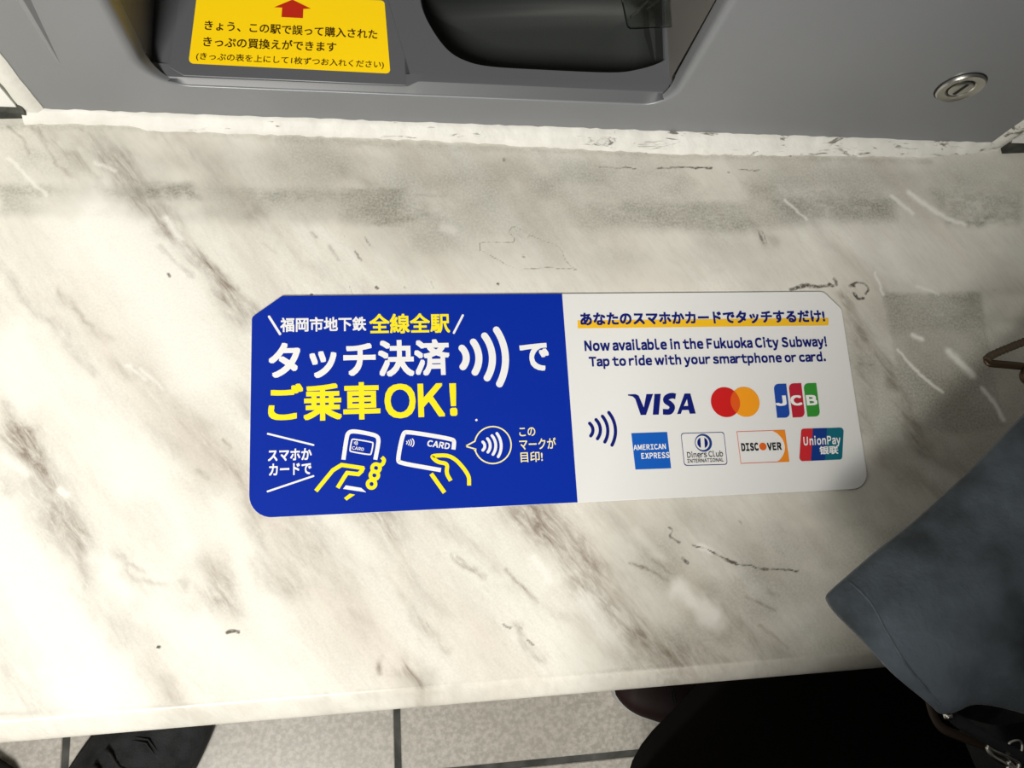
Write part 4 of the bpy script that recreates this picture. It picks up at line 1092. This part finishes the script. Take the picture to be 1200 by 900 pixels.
# ------------------------------------------------------------------ shoes on the floor
def shoe_mesh(L=.27, W=.098, H=.085):
    """outline lofted from sole to instep, toe towards +x; returns rings for sole and upper"""
    def half(t): # half width along the length 0 heel .. 1 toe
        return W / 2 * (0.62 + .30 * math.sin(math.pi * min(t * 1.05, 1) * .9 + .1) ** 1.0) * (1 - max(0, (t - .80) / .20) ** 2.4) ** .5 * (1 - max(0, (.10 - t) / .10) ** 2.2 * .75) ** .5
    N = 28
    ts = [i / N for i in range(N + 1)]
    def outline(grow, z, lift=0.0):
        a = [(t * L, -max(half(t), .002) * grow, z) for t in ts]; b = [(t * L, max(half(t), .002) * grow, z) for t in reversed(ts)]
        return a + b
    return half, outline, ts, L
def make_shoe(name, loc, ang, label, m_up, m_sole, laces=True, group=None, L=.27, W=.10):
    half, outline, ts, L = shoe_mesh(L, W)
    root = thing(name, label, 'shoe', loc, group)
    Rm = Matrix.Translation(Vector(loc)) @ Matrix.Rotation(ang, 4, 'Z')
    T_ = lambda p: Rm @ Vector(p)
    bm = bmesh.new()
    loft(bm, [[T_((x, y * .96, 0)) for x, y, z in outline(1.0, 0)], [T_((x, y * 1.02, .004)) for x, y, z in outline(1.02, 0)], [T_((x, y * 1.03, .018)) for x, y, z in outline(1.02, 0)], [T_((x, y * .98, .0215)) for x, y, z in outline(1.0, 0)]], True, True, True)
    autosmooth(frombm('sole', bm, m_sole, root), 40)
    # upper: arched cross-sections along the length
    def top(t): return .092 - .046 * min(max((t - .30) / .45, 0), 1) ** 1.0 - .012 * max(0, (t - .75) / .25)
    bm = bmesh.new(); rings = []
    for t in [i / 40 for i in range(41)]:
        w = max(half(t), .003); h = top(t); k = []
        end = min(1, max(0, (1 - t) / .10)) ** .5
        h = .020 + (h - .020) * end
        for j in range(17):
            a = math.pi * j / 16; e = .72
            y = -w * math.copysign(abs(math.cos(a)) ** e, math.cos(a)); z = .018 + (h - .018) * abs(math.sin(a)) ** (e if t > .3 else .5)
            k.append(T_((t * L * .985 + .002, y * (1 - .10 * (z - .018) / max(h, .03)), z)))
        rings.append(k)
    loft(bm, rings, False)
    bm.faces.new([v for v in bm.verts][:17]);
    up = frombm('upper', bm, m_up, root, True)
    bm = bmesh.new()     # toe seam, a raised welt across the toe box
    for t in (.70, .715):
        w = half(t); h = top(t); add_tube(bm, [T_((t * L - .02 * abs(math.cos(math.pi * j / 16)), -w * math.cos(math.pi * j / 16) * .97, .0195 + (h - .018) * math.sin(math.pi * j / 16) ** .72)) for j in range(1, 16)], .0011, 6)
    frombm('toe_seam', bm, M['lace'], root, True)
    if laces:
        for i in range(4):
            t = .40 + .065 * i; w = half(t) * .55; h = top(t)
            bm = bmesh.new(); add_tube(bm, [T_((t * L + .004 * math.sin(j), w * (j - 4) / 4, h - .002 + .003 * math.cos((j - 4) / 4 * 1.4))) for j in range(9)], .0022, 8)
            frombm('lace', bm, M['lace'], root, True)
    bm = bmesh.new()     # padded collar
    cpts = [T_((.055 + .052 * math.cos(a), .033 * math.sin(a), .092 - .006 * math.cos(a))) for a in [2 * math.pi * j / 24 for j in range(25)]]
    add_tube(bm, cpts, .006, 8); frombm('collar', bm, m_up, root, True)
    return root
ZF = 0.0
p0 = at(176, 885, .06)
make_shoe('shoe', (-.505, -.435, 0), math.radians(56), 'charcoal suede shoe pointing under the shelf across the tile joint', M['shoe'], M['sole'], True, None, .27, .135)
pt = at(14, 889, .05)
make_shoe('shoe', (pt.x - .085, pt.y - .272, 0), math.radians(80), 'dark shoe whose rounded toe just shows at the bottom left corner', M['shoe'], M['sole'], True, None, .27, .105)

# ------------------------------------------------------------------ the person taking the picture, right of the view
person = thing('person', 'person in a long black coat and burgundy shoes standing below the bag', 'person', (.33, -.44, 0))
def skin_body(name, joints, edges, m, parent, lev=2):
    me = bpy.data.meshes.new(name); me.from_pydata([j[0] for j in joints], edges, []); me.update()
    o = finish(name, me, m, parent, False, False)
    md = o.modifiers.new('skin', 'SKIN'); md.use_smooth_shade = True
    for i, j in enumerate(joints):
        o.data.skin_vertices[0].data[i].radius = (j[1], j[2] if len(j) > 2 else j[1])
    o.data.skin_vertices[0].data[0].use_root = True
    sd = o.modifiers.new('sub', 'SUBSURF'); sd.levels = lev; sd.render_levels = lev
    bpy.context.view_layer.update()
    me2 = bpy.data.meshes.new_from_object(o.evaluated_get(DG())); o.modifiers.clear(); o.data = me2
    if len(me2.materials) == 0: me2.materials.append(m)
    for p in me2.polygons: p.use_smooth = True
    return o
cx, cy = .335, -.46
lean = lambda z: cx - .20 * min(max((z - .55) / .80, 0), 1.12)
J = [((0, 0, .86), .11, .085), ((0, 0, 1.02), .105, .08), ((0, -.01, 1.20), .125, .085), ((0, -.01, 1.34), .10, .07), ((0, .0, 1.42), .05), ((0, .015, 1.50), .055), ((0, .02, 1.58), .078, .088), ((0, .015, 1.65), .06, .065),
     ((-.17, -.01, 1.35), .050), ((-.22, -.03, 1.10), .040), ((-.17, .05, .90), .033), ((-.15, .07, .84), .026),
     ((.17, -.01, 1.35), .050), ((.22, -.03, 1.10), .040), ((.17, .05, .90), .033), ((.15, .07, .84), .026),
     ((-.09, 0, .78), .085), ((.33, -.40, .46), .056), ((.366, -.322, .09), .036),
     ((.09, 0, .78), .085), ((.45, -.46, .46), .056), ((.508, -.49, .09), .036)]
J = [j if j[0][2] < .5 else ((lean(j[0][2]) + j[0][0], cy + j[0][1], j[0][2]),) + j[1:] for j in J]
E_ = [(0, 1), (1, 2), (2, 3), (3, 4), (4, 5), (5, 6), (6, 7), (3, 8), (8, 9), (9, 10), (10, 11), (3, 12), (12, 13), (13, 14), (14, 15), (0, 16), (16, 17), (17, 18), (0, 19), (19, 20), (20, 21)]
skin_body('body', J, E_, M['skin'], person)
# coat: elliptical rings from hem to shoulders
def coat():
    prof = [(.30, .352, -.40, .250, .212, 2.6), (.42, .340, -.40, .278, .220, 2.6), (.52, .325, -.405, .268, .208, 2.6), (.60, .30, -.42, .262, .20, 2.6), (.70, .235, -.435, .265, .190, 2.6), (.82, .19, -.45, .256, .178, 2.5), (.95, .15, -.465, .25, .166, 2.4), (1.1, .135, -.485, .240, .158, 2.4), (1.25, .14, -.475, .240, .150, 2.4), (1.36, .135, -.465, .210, .120, 2.2), (1.41, .125, -.455, .12, .085, 2), (1.45, .12, -.45, .075, .07, 2)]  # unseen upper part leans left so that it shades the shelf's right
    bm = bmesh.new(); rings = []; n = 72
    def se(v, e): return math.copysign(abs(v) ** (2 / e), v)
    ins = (.31, .352, -.40, .235, .197); rings.append([(ins[1] + ins[3] * se(math.cos(2 * math.pi * k / n), 2.6), ins[2] + ins[4] * se(math.sin(2 * math.pi * k / n), 2.6), ins[0] + .01) for k in range(n)])
    for z, x, y, a, b, e in prof:
        fold = .006 * max(0, (.95 - z) / .65)
        rings.append([(x + (a + fold * math.sin(7 * t + 1.0)) * se(math.cos(t), e), y + (b + fold * math.sin(7 * t + 1.0)) * se(math.sin(t), e), z) for t in [2 * math.pi * k / n for k in range(n)]])
    loft(bm, rings, True, False, False)
    return frombm('coat', bm, M['coat'], person, True)
coat()
for s in (-1, 1):
    skin_body('sleeve', [((lean(1.36) + s * .15, cy - .01, 1.36), .072), ((lean(1.1) + s * .225, cy - .03, 1.10), .062), ((lean(.9) + s * .18, cy + .04, .90), .056), ((lean(.82) + s * .14, cy + .06, .82), .050)], [(0, 1), (1, 2), (2, 3)], M['coat'], person)
    skin_body('trouser_leg', [((lean(.80) + s * .085, cy, .80), .095), ((.33, -.40, .46) if s < 0 else (.45, -.46, .46), .070), ((.366, -.322, .085) if s < 0 else (.508, -.49, .085), .046)], [(0, 1), (1, 2)], M['trouser'], person)
skin_body('hair', [((lean(1.52), cy - .02, 1.52), .075, .07), ((lean(1.62), cy - .012, 1.62), .092, .095), ((lean(1.68), cy + .0, 1.685), .075, .08)], [(0, 1), (1, 2)], M['hair'], person)
def worn_shoe(tip, ang, L=.25, W=.095):
    loc = Vector((tip[0] - L * math.cos(ang), tip[1] - L * math.sin(ang), 0))
    r = make_shoe('shoe', tuple(loc), ang, 'x', M['burgundy'], M['palesole'], False, None, L, W)
    for k_ in ('label', 'category'):
        del r[k_]
    ch = [c for c in bpy.data.objects if c.parent == r]
    ups = [c for c in ch if c.name.startswith('upper')][0]
    for c in ch:
        m_ = world_of(c).copy(); c.location = m_.translation
        if c is ups: c.parent = person; c.matrix_parent_inverse = world_of(person).inverted(); c.name = 'worn_shoe'
    for c in ch:
        if c is not ups: c.parent = ups; c.matrix_parent_inverse = world_of(ups).inverted()
    bpy.data.objects.remove(r)
tp = at(719, 799, .03)
worn_shoe((tp.x, tp.y), math.radians(166))
worn_shoe((.56, -.30), math.radians(75))
